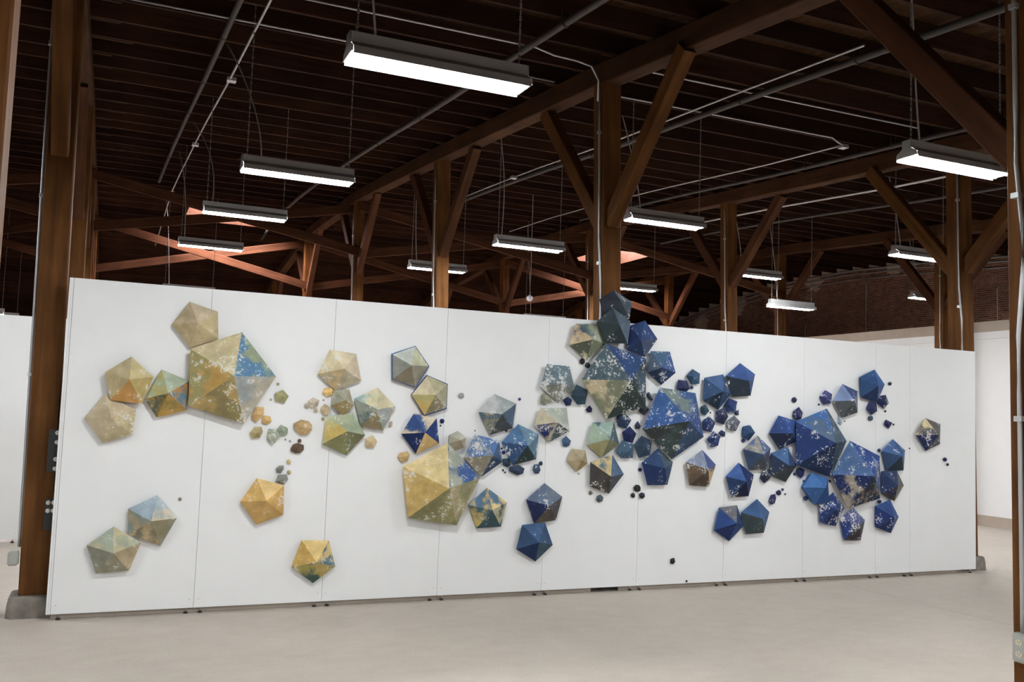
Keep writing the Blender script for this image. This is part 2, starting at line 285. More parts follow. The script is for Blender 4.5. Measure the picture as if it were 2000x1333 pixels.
([(6.952,1.642),(7.152,1.464),(7.059,1.199),(6.777,1.218),(6.717,1.489)],(6.965,1.41),0.052,0.119,0.6,'78,94,146;104,104,108/192,166,124;92,80,68;112,94,74;138,148,172',None,'lavender and brown spotted polyhedron standing alone right of centre'),
([(6.962,2.51),(7.238,2.566),(7.363,2.328),(7.176,2.13),(6.945,2.236)],(7.161,2.352),0.05,0.116,0.3,'76,108,154;60,88,130;46,76,112;34,56,76;52,84,120',None,'blue polyhedron, left of the pair at the upper right of centre'),
([(7.489,2.718),(7.721,2.59),(7.656,2.32),(7.376,2.292),(7.278,2.548)],(7.54,2.496),0.051,0.117,0.2,'64,96,154;66,90,138;54,66,78;42,54,68;56,88,146',None,'blue and blackish polyhedron, right of the pair at upper right of centre'),
([(8.094,2.089),(8.368,2.03),(8.368,1.765),(8.11,1.659),(7.947,1.86)],(8.216,1.874),0.05,0.116,0.35,'44,82,146;50,84,140;34,52,88;32,44,72;42,76,138',None,'blue polyhedron with one white patch left of the largest plain blue piece'),
([(7.769,1.831),(7.976,1.676),(7.934,1.415),(7.642,1.403),(7.552,1.659)],(7.787,1.602),0.051,0.116,0.3,'92,108,144;72,86,110;80,86,94;58,78,110;154,150,140/82,98,140',None,'blue-grey polyhedron with a pale glowing facet at right of centre'),
([(7.977,1.615),(8.245,1.7),(8.386,1.463),(8.218,1.256),(7.969,1.342)],(8.175,1.468),0.051,0.116,0.35,'70,108,154;46,74,118;50,60,70;66,72,78;44,58,84',None,'dark polyhedron with a blue top between the pale-faceted and largest plain blue pieces'),
([(7.491,1.493),(7.726,1.344),(7.649,1.084),(7.387,1.072),(7.302,1.326)],(7.528,1.271),0.05,0.114,0.3,'32,50,102;34,52,102;26,36,68;38,64,106;60,98,160',None,'navy polyhedron with a bright blue upper left facet at right of centre'),
([(8.327,2.02),(8.83,2.203),(9.162,1.793),(8.899,1.324),(8.34,1.475)],(8.769,1.768),0.098,0.234,0.5,'58,106,168/88,110,136;78,100,122;54,74,92;28,52,90;30,58,114',None,'very large plain blue polyhedron at the right of the display wall'),
([(9.128,2.532),(9.39,2.448),(9.392,2.169),(9.123,2.087),(8.972,2.302)],(9.226,2.318),0.051,0.118,0.55,'70,88,134;114,126,146;82,88,94;90,94,98;132,152,194',None,'lavender-topped charcoal polyhedron above right of the largest plain blue piece'),
([(9.682,2.75),(9.863,2.558),(9.731,2.319),(9.446,2.365),(9.42,2.634)],(9.634,2.524),0.051,0.118,0.2,'64,108,170;70,98,150;30,54,94;46,84,128;50,88,136',None,'bright blue polyhedron at the top right of the artwork'),
([(9.223,1.797),(9.736,1.605),(9.744,1.051),(9.194,0.924),(8.919,1.359)],(9.413,1.36),0.097,0.233,0.6,'40,78,146;66,94,136;44,58,78/146,130,108;26,48,100/162,152,136;76,110,156',None,'very large navy polyhedron with grey-brown flaking at the lower right'),
([(10.007,1.835),(10.231,1.688),(10.204,1.416),(9.897,1.41),(9.809,1.669)],(10.052,1.614),0.051,0.118,0.4,'60,94,146;66,98,136;48,66,78;56,84,122;70,108,160',None,'blue speckled polyhedron at the right shoulder of the largest navy piece'),
([(9.807,1.405),(10.084,1.415),(10.212,1.216),(10.042,1.009),(9.803,1.107)],(9.988,1.225),0.05,0.114,0.35,'50,68,106;100,104,110;124,120,114;84,74,62/40,54,88;44,64,108',None,'navy polyhedron with a brown tip at the right side of the largest navy piece'),
([(8.595,1.385),(8.851,1.316),(8.885,1.013),(8.645,0.972),(8.454,1.196)],(8.716,1.198),0.1,0.116,0.1,'62,110,170;38,72,128;42,82,138;54,98,150;70,124,186',None,'clean bright blue polyhedron at the lower left of the largest navy piece'),
([(8.991,1.131),(9.178,0.93),(9.041,0.696),(8.773,0.739),(8.76,0.972)],(8.964,0.924),0.049,0.114,0.8,'40,66,122;40,62,114;34,56,106;36,62,114;40,72,132',None,'navy polyhedron covered in white flakes below the clean bright blue one'),
([(9.332,0.928),(9.528,0.767),(9.461,0.507),(9.176,0.513),(9.106,0.789)],(9.331,0.721),0.05,0.116,0.75,'92,104,150;96,92,94;74,68,74;32,62,124;86,94,146',None,'lavender and navy polyhedron, lowest under the largest navy piece'),
([(9.965,1.032),(10.119,0.8),(9.978,0.588),(9.708,0.673),(9.707,0.949)],(9.921,0.808),0.051,0.117,0.5,'50,88,146;56,90,142;32,54,104;30,56,114;46,80,138',None,'blue white-speckled polyhedron at the lower right end of the cluster'),
([(7.21,0.949),(7.476,0.976),(7.581,0.728),(7.368,0.544),(7.141,0.677)],(7.387,0.774),0.051,0.117,0.3,'112,110,116;46,74,120;40,70,124;28,48,98;40,78,140',None,'navy polyhedron with a grey facet, left of the low pair at right of centre'),
([(7.779,1.05),(7.972,0.887),(7.889,0.634),(7.62,0.623),(7.538,0.888)],(7.788,0.82),0.05,0.116,0.2,'66,96,136;70,98,134;70,84,88;62,74,80;60,98,144',None,'slate blue polyhedron, right of the low pair at right of centre'),
([(10.6,2.131),(10.881,2.057),(10.873,1.782),(10.61,1.683),(10.43,1.9)],(10.717,1.907),0.052,0.121,0.6,'112,108,108;96,96,100;98,98,102;36,50,98;102,100,106/224,206,162',None,'isolated grey-brown and navy polyhedron with cream flakes near the right end'),
]
SMALL = [
([(6.795,2.61),(6.905,2.557),(6.9,2.436),(6.78,2.421),(6.708,2.521)],(6.769,2.513),0.04,0.057,0.2,'60,92,124','medium slate blue polyhedron above left of the left blue piece of the upper pair'),
([(6.596,2.471),(6.719,2.463),(6.764,2.372),(6.685,2.301),(6.576,2.367)],(6.681,2.371),0.038,0.053,0.2,'52,58,100','small dark blue polyhedron above the largest speckled blue piece'),
([(7.331,2.28),(7.465,2.242),(7.439,2.109),(7.319,2.096),(7.265,2.192)],(7.313,2.194),0.041,0.058,0.5,'52,74,126','medium dark blue polyhedron below the right blue piece of the upper pair'),
([(7.436,2.112),(7.504,2.144),(7.509,2.075),(7.453,2.073)],(7.457,2.097),0.019,0.024,0.7,'46,54,100','little dark blue polyhedron below the right blue piece of the upper pair'),
([(7.005,2.19),(7.062,2.113),(7.004,2.053),(6.949,2.071),(6.935,2.161)],(6.967,2.143),0.028,0.038,0.2,'62,90,110','small slate blue polyhedron below left of the left blue piece of the upper pair'),
([(7.081,2.097),(7.093,2.103),(7.105,2.096),(7.103,2.085),(7.091,2.08),(7.081,2.086)],(7.088,2.091),0.008,0.007,0.15,'40,50,76','bead-sized navy polyhedron below the left blue piece of the upper pair'),
([(6.836,2.388),(6.822,2.365),(6.793,2.366),(6.779,2.385),(6.793,2.408),(6.82,2.408)],(6.8,2.385),0.013,0.015,0.15,'62,74,98','tiny dark blue polyhedron above right of the largest speckled blue piece'),
([(7.266,2.156),(7.332,2.053),(7.266,1.95),(7.154,1.983),(7.151,2.113)],(7.221,2.054),0.041,0.058,0.4,'54,60,92','medium dark blue polyhedron below the left blue piece of the upper pair'),
([(7.417,2.071),(7.515,1.992),(7.449,1.875),(7.328,1.895),(7.314,1.999)],(7.375,1.963),0.041,0.058,0.7,'104,108,122','medium slate blue polyhedron below right of the left blue piece of the upper pair'),
([(7.049,2.051),(7.142,1.969),(7.093,1.857),(6.971,1.87),(6.964,1.999)],(7.015,1.944),0.04,0.056,0.3,'46,68,116','medium dark blue polyhedron right of the largest speckled blue piece'),
([(7.116,1.87),(7.22,1.807),(7.191,1.696),(7.077,1.665),(7.031,1.777)],(7.089,1.778),0.04,0.056,0.75,'46,68,120','medium dark blue polyhedron below right of the largest speckled blue piece'),
([(7.248,1.886),(7.309,1.858),(7.302,1.805),(7.238,1.81),(7.205,1.852)],(7.241,1.844),0.021,0.027,0.2,'52,68,106','little dark blue polyhedron right of the largest speckled blue piece'),
([(7.663,1.959),(7.743,1.865),(7.65,1.767),(7.548,1.801),(7.553,1.937)],(7.619,1.864),0.041,0.058,0.3,'46,78,116','medium dark blue polyhedron above left of the pale-faceted blue-grey piece'),
([(7.568,1.741),(7.557,1.763),(7.572,1.784),(7.603,1.783),(7.615,1.759),(7.597,1.738)],(7.576,1.76),0.014,0.015,0.15,'52,62,112','tiny dark blue polyhedron above left of the pale-faceted blue-grey piece'),
([(5.874,2.057),(5.96,1.969),(5.894,1.865),(5.775,1.896),(5.764,2.016)],(5.829,1.964),0.04,0.057,0.6,'46,68,96','medium dark blue polyhedron above right of the sage-and-olive piece'),
([(5.941,1.897),(6.031,1.815),(5.986,1.702),(5.863,1.727),(5.842,1.829)],(5.907,1.798),0.039,0.056,0.2,'36,48,96','medium navy polyhedron right of the sage-and-olive piece'),
([(5.836,1.733),(5.989,1.693),(5.986,1.528),(5.831,1.529),(5.754,1.596)],(5.892,1.608),0.048,0.069,0.6,'72,100,124','medium slate blue polyhedron below right of the sage-and-olive piece'),
([(6.093,1.792),(6.238,1.735),(6.217,1.565),(6.06,1.532),(5.994,1.677)],(6.123,1.661),0.052,0.075,0.35,'54,76,98','medium dark blue polyhedron above left of the navy piece below centre right'),
([(6.057,1.962),(6.102,1.901),(6.074,1.869),(6.03,1.864),(6.021,1.911)],(6.042,1.898),0.02,0.025,0.2,'62,74,90','little dark blue polyhedron left of the largest speckled blue piece'),
([(6.15,2.151),(6.206,2.106),(6.138,2.028),(6.064,2.07),(6.084,2.121)],(6.114,2.09),0.027,0.036,0.2,'60,64,72','small charcoal polyhedron below right of the largest teal piece'),
([(5.12,1.766),(5.184,1.713),(5.168,1.661),(5.125,1.639),(5.08,1.654),(5.067,1.723)],(5.107,1.69),0.025,0.034,0.2,'76,108,144','little slate blue polyhedron above left of the small tan piece'),
([(5.415,2.122),(5.448,2.086),(5.439,2.043),(5.39,2.041),(5.361,2.071)],(5.398,2.069),0.019,0.024,0.2,'38,42,80','little navy polyhedron above left of the sage-and-olive piece'),
([(5.219,2.352),(5.367,2.294),(5.341,2.13),(5.237,2.126),(5.155,2.218)],(5.292,2.229),0.046,0.065,0.6,'56,84,100','medium dark blue polyhedron below right of the pale flaked teal piece'),
([(5.125,2.208),(5.181,2.176),(5.166,2.109),(5.101,2.109),(5.065,2.172)],(5.112,2.151),0.024,0.032,0.2,'38,58,100','little navy polyhedron above right of the cream flaked piece'),
([(4.818,2.235),(4.885,2.228),(4.925,2.148),(4.842,2.106),(4.778,2.125),(4.785,2.209)],(4.82,2.171),0.029,0.04,0.4,'156,156,140','small sage green polyhedron above the cream flaked piece'),
([(5.338,2.61),(5.312,2.582),(5.272,2.594),(5.264,2.63),(5.291,2.658),(5.332,2.646)],(5.293,2.617),0.018,0.022,0.3,'64,58,62','little charcoal polyhedron below the olive-and-cream piece'),
([(5.363,2.546),(5.334,2.569),(5.346,2.603),(5.383,2.614),(5.412,2.587),(5.4,2.553)],(5.365,2.575),0.017,0.021,0.2,'70,74,82','little charcoal many-faced polyhedron below the olive-and-cream piece'),
([(8.854,2.443),(8.967,2.392),(8.95,2.273),(8.825,2.251),(8.766,2.356)],(8.816,2.341),0.041,0.058,0.4,'64,70,122','medium slate blue polyhedron left of the lavender-topped piece'),
([(9.894,2.419),(9.948,2.313),(9.852,2.23),(9.757,2.288),(9.761,2.399)],(9.809,2.322),0.04,0.056,0.6,'38,50,92','medium navy polyhedron below right of the bright blue piece at top right'),
([(9.612,2.325),(9.729,2.319),(9.744,2.198),(9.641,2.141),(9.556,2.22)],(9.622,2.23),0.039,0.056,0.1,'56,64,110','medium dark blue polyhedron below the bright blue piece at top right'),
([(9.646,2.139),(9.688,2.123),(9.693,2.084),(9.647,2.061),(9.605,2.082),(9.607,2.121)],(9.627,2.1),0.02,0.024,0.15,'78,92,108','little slate blue polyhedron below right of the lavender-topped piece'),
([(9.907,2.089),(10.027,2.049),(9.956,1.968),(9.879,2.023)],(9.915,2.036),0.029,0.039,0.3,'48,48,100','small navy polyhedron above the right shoulder blue piece'),
([(10.05,2.023),(10.054,2.037),(10.071,2.042),(10.084,2.033),(10.08,2.019),(10.063,2.014)],(10.059,2.027),0.01,0.009,0.15,'36,38,74','bead-sized navy polyhedron above the right shoulder blue piece'),
([(10.029,2.583),(10.018,2.557),(9.986,2.549),(9.96,2.566),(9.97,2.592),(10.003,2.601)],(9.98,2.572),0.015,0.017,0.15,'52,68,94','tiny dark blue polyhedron right of the bright blue piece at top right'),
([(8.792,2.241),(8.776,2.238),(8.765,2.247),(8.768,2.26),(8.785,2.263),(8.795,2.254)],(8.774,2.25),0.009,0.008,0.15,'36,40,76','bead-sized navy polyhedron above the largest plain blue piece'),
([(9.903,2.189),(9.897,2.205),(9.914,2.215),(9.934,2.211),(9.936,2.195),(9.922,2.185)],(9.909,2.199),0.01,0.01,0.15,'36,40,76','tiny navy polyhedron below right of the bright blue piece at top right'),
([(9.223,2.055),(9.225,2.045),(9.216,2.039),(9.205,2.042),(9.203,2.051),(9.212,2.057)],(9.21,2.048),0.008,0.006,0.15,'60,66,90','bead-sized dark blue polyhedron below the lavender-topped piece'),
([(9.09,2.107),(9.149,2.098),(9.166,2.046),(9.141,1.989),(9.094,2.023)],(9.101,2.048),0.023,0.029,0.2,'176,190,204','little pale blue-grey polyhedron below the lavender-topped piece'),
([(8.395,2.266),(8.35,2.259),(8.324,2.29),(8.343,2.325),(8.388,2.332),(8.415,2.301)],(8.353,2.293),0.019,0.023,0.15,'52,52,90','little navy polyhedron above the white-patched blue piece'),
([(8.431,2.209),(8.493,2.139),(8.472,2.056),(8.386,2.04),(8.334,2.079),(8.346,2.155)],(8.37,2.109),0.034,0.047,0.45,'54,54,100','small dark blue polyhedron above right of the white-patched blue piece'),
([(9.834,1.688),(9.833,1.664),(9.802,1.654),(9.777,1.669),(9.783,1.694),(9.811,1.704)],(9.793,1.678),0.014,0.016,0.15,'44,72,116','tiny dark blue polyhedron left of the right shoulder blue piece'),
([(8.405,1.41),(8.459,1.441),(8.539,1.411),(8.525,1.341),(8.476,1.302),(8.411,1.348)],(8.435,1.374),0.029,0.039,0.2,'44,58,106','small dark blue polyhedron below right of the blue-topped dark piece'),
([(8.392,1.337),(8.373,1.345),(8.371,1.363),(8.391,1.374),(8.411,1.363),(8.41,1.345)],(8.384,1.354),0.011,0.011,0.15,'50,58,88','tiny navy polyhedron below right of the blue-topped dark piece'),
([(8.536,1.253),(8.525,1.266),(8.533,1.282),(8.554,1.282),(8.565,1.269),(8.556,1.254)],(8.538,1.268),0.01,0.01,0.15,'40,58,110','tiny dark blue polyhedron above left of the clean bright blue piece'),
([(8.99,1.273),(8.988,1.253),(8.964,1.248),(8.947,1.261),(8.949,1.28),(8.973,1.285)],(8.96,1.267),0.012,0.012,0.15,'32,44,84','tiny navy polyhedron above right of the clean bright blue piece'),
([(8.608,1.067),(8.608,1.033),(8.574,1.017),(8.535,1.031),(8.534,1.065),(8.569,1.08)],(8.557,1.049),0.017,0.021,0.15,'78,98,150','little slate blue polyhedron below left of the clean bright blue piece'),
([(9.781,0.987),(9.781,1.017),(9.813,1.03),(9.848,1.018),(9.849,0.988),(9.816,0.975)],(9.799,1.003),0.016,0.019,0.15,'44,68,112','tiny dark blue polyhedron below right of the largest navy piece'),
([(10.359,1.723),(10.371,1.717),(10.37,1.706),(10.357,1.701),(10.345,1.707),(10.346,1.718)],(10.352,1.712),0.008,0.007,0.15,'40,38,72','bead-sized navy polyhedron above right of the right shoulder blue piece'),
([(7.869,1.38),(7.918,1.421),(7.993,1.388),(7.999,1.308),(7.896,1.238),(7.829,1.301)],(7.878,1.339),0.035,0.048,0.55,'50,56,82','small navy polyhedron below left of the blue-topped dark piece'),
([(8.142,1.085),(8.105,1.102),(8.099,1.139),(8.141,1.159),(8.179,1.138),(8.178,1.101)],(8.127,1.12),0.018,0.022,0.15,'42,46,86','little navy polyhedron below the blue-topped dark piece'),
([(8.201,1.142),(8.186,1.156),(8.189,1.173),(8.211,1.178),(8.227,1.165),(8.221,1.148)],(8.199,1.161),0.011,0.011,0.15,'42,42,78','tiny navy polyhedron below the blue-topped dark piece'),
([(8.259,1.094),(8.244,1.091),(8.233,1.1),(8.238,1.112),(8.253,1.116),(8.264,1.106)],(8.243,1.103),0.009,0.008,0.15,'52,48,86','bead-sized navy polyhedron below the blue-topped dark piece'),
([(8.017,1.101),(8.076,1.107),(8.093,1.054),(8.073,0.994),(8.007,0.975),(7.977,1.018)],(8.011,1.041),0.027,0.036,0.6,'42,52,96','small navy polyhedron above right of the slate-blue piece'),
([(8.412,1.35),(8.396,1.338),(8.374,1.343),(8.37,1.361),(8.386,1.372),(8.406,1.367)],(8.384,1.355),0.011,0.011,0.15,'52,66,96','tiny dark blue polyhedron below right of the blue-topped dark piece'),
([(6.076,1.135),(6.037,1.15),(6.021,1.188),(6.051,1.22),(6.095,1.217),(6.12,1.188),(6.117,1.148)],(6.063,1.177),0.021,0.026,0.05,'42,50,50','little blackish polyhedron below left of the navy piece below centre right'),
([(5.994,1.082),(5.991,1.106),(6.008,1.125),(6.038,1.123),(6.052,1.1),(6.047,1.075),(6.018,1.066)],(6.013,1.096),0.015,0.017,0.05,'48,46,54','tiny blackish polyhedron below left of the navy piece below centre right'),
([(6.109,1.067),(6.095,1.108),(6.133,1.131),(6.175,1.119),(6.182,1.079),(6.151,1.056)],(6.131,1.093),0.019,0.023,0.05,'52,50,64','little blackish many-faced polyhedron below left of the navy piece below centre right'),
([(5.627,1.075),(5.615,1.031),(5.568,1.016),(5.528,1.047),(5.539,1.092),(5.586,1.108)],(5.567,1.062),0.021,0.027,0.05,'92,100,106','little grey polyhedron below the charcoal-and-teal piece'),
([(5.46,1.153),(5.484,1.141),(5.488,1.115),(5.462,1.101),(5.437,1.116),(5.437,1.142)],(5.455,1.129),0.014,0.015,0.6,'136,126,110','tiny olive tan polyhedron below left of the charcoal-and-teal piece'),
([(5.294,1.333),(5.286,1.344),(5.295,1.354),(5.308,1.353),(5.315,1.342),(5.307,1.332)],(5.298,1.343),0.009,0.007,0.15,'190,185,170','bead-sized pale cream polyhedron below the small tan piece'),
([(6.087,1.377),(6.085,1.402),(6.106,1.416),(6.133,1.407),(6.135,1.382),(6.113,1.369)],(6.103,1.392),0.013,0.014,0.15,'38,48,102','tiny navy polyhedron left of the navy piece below centre right'),
([(4.345,1.499),(4.425,1.507),(4.45,1.433),(4.415,1.406),(4.355,1.429)],(4.385,1.453),0.024,0.032,0.2,'56,80,100','little dark blue polyhedron right of the grey-and-blue flaked piece'),
([(4.429,1.413),(4.535,1.438),(4.615,1.395),(4.598,1.341),(4.532,1.32),(4.427,1.367)],(4.502,1.377),0.033,0.045,0.2,'62,76,102','small dark blue polyhedron below the steel-blue piece'),
([(4.73,1.442),(4.794,1.443),(4.815,1.382),(4.794,1.341),(4.741,1.341),(4.717,1.381)],(4.751,1.387),0.024,0.031,0.3,'62,86,112','little slate blue polyhedron below right of the steel-blue piece'),
([(4.828,1.428),(4.8,1.434),(4.794,1.459),(4.811,1.478),(4.839,1.472),(4.846,1.447)],(4.815,1.452),0.013,0.015,0.15,'62,82,106','tiny dark blue polyhedron below right of the steel-blue piece'),
([(4.356,1.382),(4.368,1.388),(4.38,1.38),(4.379,1.367),(4.367,1.361),(4.356,1.369)],(4.366,1.374),0.009,0.007,0.15,'62,76,100','bead-sized dark blue polyhedron below right of the grey-and-blue flaked piece'),
([(4.405,1.354),(4.402,1.343),(4.39,1.34),(4.38,1.348),(4.384,1.359),(4.396,1.362)],(4.391,1.351),0.008,0.007,0.15,'62,76,100','bead-sized dark blue polyhedron below left of the steel-blue piece'),
([(4.338,1.567),(4.351,1.588),(4.376,1.587),(4.389,1.568),(4.376,1.547),(4.353,1.548)],(4.36,1.567),0.012,0.013,0.15,'42,58,112','tiny dark blue polyhedron right of the grey-and-blue flaked piece'),
([(4.344,1.622),(4.354,1.614),(4.35,1.602),(4.338,1.598),(4.328,1.608),(4.332,1.62)],(4.339,1.61),0.008,0.007,0.15,'70,84,100','bead-sized dark blue polyhedron left of the steel-blue piece'),
([(4.381,1.825),(4.398,1.822),(4.406,1.806),(4.393,1.793),(4.376,1.795),(4.371,1.812)],(4.385,1.808),0.01,0.01,0.15,'46,52,56','bead-sized blackish polyhedron below right of the silver-grey piece'),
([(4.518,2.168),(4.54,2.177),(4.556,2.159),(4.541,2.14),(4.519,2.146)],(4.531,2.157),0.011,0.011,0.3,'50,60,122','tiny dark blue polyhedron above right of the silver-grey piece'),
([(4.021,1.788),(4.013,1.792),(4.012,1.801),(4.02,1.806),(4.028,1.801),(4.028,1.792)],(4.019,1.796),0.007,0.005,0.15,'116,116,116','bead-sized grey polyhedron above the grey-and-blue flaked piece'),
([(3.804,2.177),(3.831,2.202),(3.868,2.194),(3.876,2.158),(3.848,2.134),(3.815,2.143)],(3.835,2.166),0.017,0.02,0.15,'184,184,182','little pale grey polyhedron right of the blue-edged cream piece'),
([(3.626,1.863),(3.609,1.884),(3.616,1.912),(3.646,1.915),(3.664,1.894),(3.654,1.867)],(3.633,1.888),0.014,0.016,0.15,'42,48,100','tiny navy polyhedron above right of the blue piece with the golden facet'),
([(3.618,1.851),(3.629,1.85),(3.634,1.839),(3.626,1.831),(3.615,1.832),(3.612,1.843)],(3.621,1.841),0.008,0.006,0.15,'40,46,90','bead-sized navy polyhedron right of the blue piece with the golden facet'),
([(3.174,1.545),(3.264,1.565),(3.289,1.527),(3.271,1.47),(3.211,1.442),(3.156,1.502)],(3.216,1.507),0.027,0.036,0.4,'208,178,124','small golden tan polyhedron above left of the largest golden piece'),
([(2.195,2.049),(2.247,2.089),(2.311,2.064),(2.306,2.015),(2.248,1.975),(2.217,2.001)],(2.248,2.029),0.024,0.032,0.4,'208,194,174','little pale cream polyhedron left of the grey-olive piece'),
([(2.199,1.974),(2.17,1.978),(2.161,2.005),(2.179,2.03),(2.208,2.022),(2.218,1.995)],(2.189,1.999),0.014,0.016,0.15,'180,170,156','tiny pale cream polyhedron above left of the large sage piece'),
([(2.368,2.069),(2.364,2.058),(2.352,2.057),(2.348,2.069),(2.358,2.076)],(2.358,2.065),0.008,0.006,0.15,'176,158,120','bead-sized olive tan polyhedron left of the grey-olive piece'),
([(2.27,1.977),(2.293,1.981),(2.307,1.961),(2.298,1.938),(2.275,1.934),(2.26,1.954)],(2.283,1.956),0.013,0.013,0.3,'186,170,140','tiny pale cream many-faced polyhedron above left of the large sage piece'),
([(2.329,1.989),(2.37,2.028),(2.416,2.003),(2.429,1.954),(2.404,1.91),(2.366,1.909),(2.33,1.962)],(2.371,1.962),0.024,0.031,0.5,'204,184,150','little pale cream polyhedron above left of the large sage piece'),
([(2.345,1.864),(2.341,1.883),(2.356,1.895),(2.373,1.888),(2.378,1.868),(2.362,1.856)],(2.358,1.875),0.011,0.011,0.15,'168,158,114','tiny olive tan polyhedron above left of the large sage piece'),
([(2.06,1.82),(2.137,1.863),(2.214,1.85),(2.247,1.815),(2.249,1.764),(2.206,1.712),(2.139,1.71),(2.081,1.76)],(2.157,1.785),0.035,0.048,0.5,'202,172,122','small golden tan polyhedron left of the large sage piece'),
([(2.803,1.685),(2.881,1.725),(2.932,1.66),(2.89,1.59),(2.813,1.603)],(2.862,1.655),0.029,0.039,0.4,'212,190,150','small golden tan polyhedron right of the large sage piece'),
([(3.09,1.875),(3.09,1.83),(3.059,1.804),(3.044,1.823),(3.056,1.863)],(3.063,1.836),0.015,0.017,0.3,'198,182,164','tiny pale cream polyhedron below right of the cream-and-teal piece'),
([(2.351,2.184),(2.427,2.198),(2.465,2.169),(2.442,2.122),(2.386,2.098),(2.337,2.14)],(2.394,2.148),0.024,0.032,0.3,'230,194,124','little golden tan polyhedron above left of the grey-olive piece'),
([(1.883,2.219),(1.902,2.228),(1.916,2.21),(1.904,2.192),(1.884,2.197)],(1.897,2.208),0.01,0.01,0.15,'188,174,150','tiny pale cream polyhedron right of the largest tan-and-blue piece'),
([(1.943,2.155),(2.004,2.091),(1.967,2.023),(1.879,2.038),(1.867,2.116)],(1.947,2.079),0.029,0.039,0.2,'172,168,122','small olive tan polyhedron right of the largest tan-and-blue piece'),
([(1.823,2.059),(1.837,2.065),(1.847,2.052),(1.839,2.037),(1.823,2.043)],(1.834,2.051),0.009,0.008,0.15,'168,164,140','bead-sized olive tan polyhedron below right of the largest tan-and-blue piece'),
([(1.691,1.976),(1.77,1.973),(1.772,1.903),(1.702,1.826),(1.662,1.849),(1.657,1.889)],(1.703,1.9),0.029,0.04,0.4,'222,184,126','small golden tan polyhedron below right of the largest tan-and-blue piece'),
([(1.771,1.895),(1.836,1.885),(1.851,1.835),(1.81,1.803),(1.76,1.817),(1.753,1.857)],(1.793,1.846),0.022,0.028,0.3,'208,174,114','little golden tan polyhedron below right of the largest tan-and-blue piece'),
([(1.693,1.78),(1.756,1.782),(1.772,1.732),(1.748,1.674),(1.667,1.665),(1.645,1.719)],(1.72,1.722),0.027,0.036,0.1,'194,180,130','small ochre tan polyhedron below right of the largest tan-and-blue piece'),
([(1.826,1.764),(1.901,1.76),(1.945,1.686),(1.869,1.604),(1.812,1.663)],(1.868,1.681),0.031,0.043,0.7,'168,176,154','small sage green polyhedron below right of the largest tan-and-blue piece'),
([(1.939,1.809),(2.011,1.776),(2.014,1.717),(1.95,1.691),(1.902,1.755)],(1.962,1.748),0.025,0.033,0.45,'164,176,154','little sage green polyhedron below right of the largest tan-and-blue piece'),
([(2.009,1.664),(2.006,1.653),(1.996,1.648),(1.987,1.656),(1.989,1.668),(1.999,1.673)],(1.998,1.66),0.008,0.007,0.15,'168,172,154','bead-sized sage green polyhedron left of the large sage piece'),
([(2.04,1.629),(2.03,1.64),(2.033,1.655),(2.048,1.659),(2.058,1.647),(2.054,1.633)],(2.044,1.643),0.009,0.008,0.15,'180,176,176','bead-sized pale grey polyhedron left of the large sage piece'),
([(2.117,1.631),(2.18,1.609),(2.182,1.563),(2.148,1.529),(2.098,1.526),(2.056,1.546),(2.049,1.576),(2.075,1.617)],(2.107,1.573),0.026,0.034,0.6,'114,92,76','little brown polyhedron left of the large sage piece'),
([(2.156,1.639),(2.138,1.628),(2.119,1.641),(2.12,1.662),(2.138,1.673),(2.157,1.661)],(2.137,1.65),0.012,0.012,0.4,'114,90,74','tiny brown polyhedron left of the large sage piece'),
([(2.018,1.449),(2.04,1.469),(2.065,1.449),(2.057,1.42),(2.026,1.418)],(2.041,1.441),0.013,0.015,0.15,'204,182,130','tiny golden tan polyhedron above right of the golden piece'),
([(1.947,1.403),(1.994,1.406),(1.994,1.368),(1.966,1.327),(1.926,1.337),(1.916,1.372)],(1.953,1.367),0.019,0.023,0.2,'144,148,138','little grey polyhedron above right of the golden piece'),
([(2.072,1.33),(2.055,1.314),(2.032,1.321),(2.027,1.345),(2.044,1.36),(2.064,1.354)],(2.049,1.337),0.012,0.013,0.15,'198,184,144','tiny pale cream polyhedron above right of the golden piece'),
([(1.941,1.313),(2.025,1.318),(2.043,1.268),(2.003,1.212),(1.917,1.247)],(1.972,1.263),0.026,0.035,0.5,'154,156,146','little pale grey polyhedron above right of the golden piece'),
([(1.056,1.082),(1.051,1.061),(1.03,1.062),(1.024,1.085),(1.04,1.097)],(1.041,1.078),0.01,0.01,0.15,'154,146,124','tiny olive tan polyhedron above right of the pale blue-grey piece at lower left'),
([(11.027,1.542),(10.986,1.547),(10.969,1.573),(10.994,1.599),(11.032,1.595),(11.052,1.569)],(10.991,1.57),0.017,0.02,0.15,'46,40,86','little navy polyhedron below right of the isolated piece at the right end'),
([(11.041,1.49),(11.041,1.51),(11.064,1.523),(11.089,1.512),(11.089,1.491),(11.066,1.479)],(11.052,1.5),0.013,0.014,0.15,'44,40,82','tiny navy polyhedron below right of the isolated piece at the right end'),
([(10.371,1.706),(10.36,1.702),(10.351,1.707),(10.353,1.717),(10.363,1.72),(10.373,1.715)],(10.357,1.711),0.008,0.006,0.15,'40,40,72','bead-sized navy many-faced polyhedron above right of the right shoulder blue piece'),
([(6.181,2.299),(6.207,2.306),(6.258,2.219),(6.232,2.199),(6.21,2.217),(6.175,2.254)],(6.194,2.245),0.021,0.027,0.2,'56,78,104','little dark blue polyhedron below right of the largest teal piece'),
([(6.557,0.353),(6.607,0.364),(6.622,0.316),(6.594,0.287),(6.551,0.3)],(6.571,0.324),0.018,0.022,0.2,'44,47,49','little blackish polyhedron below left of the grey-faceted navy piece'),
([(6.808,0.085),(6.804,0.068),(6.783,0.07),(6.777,0.086),(6.792,0.096)],(6.788,0.082),0.01,0.009,0.15,'44,44,46','bead-sized blackish polyhedron below left of the grey-faceted navy piece'),
]

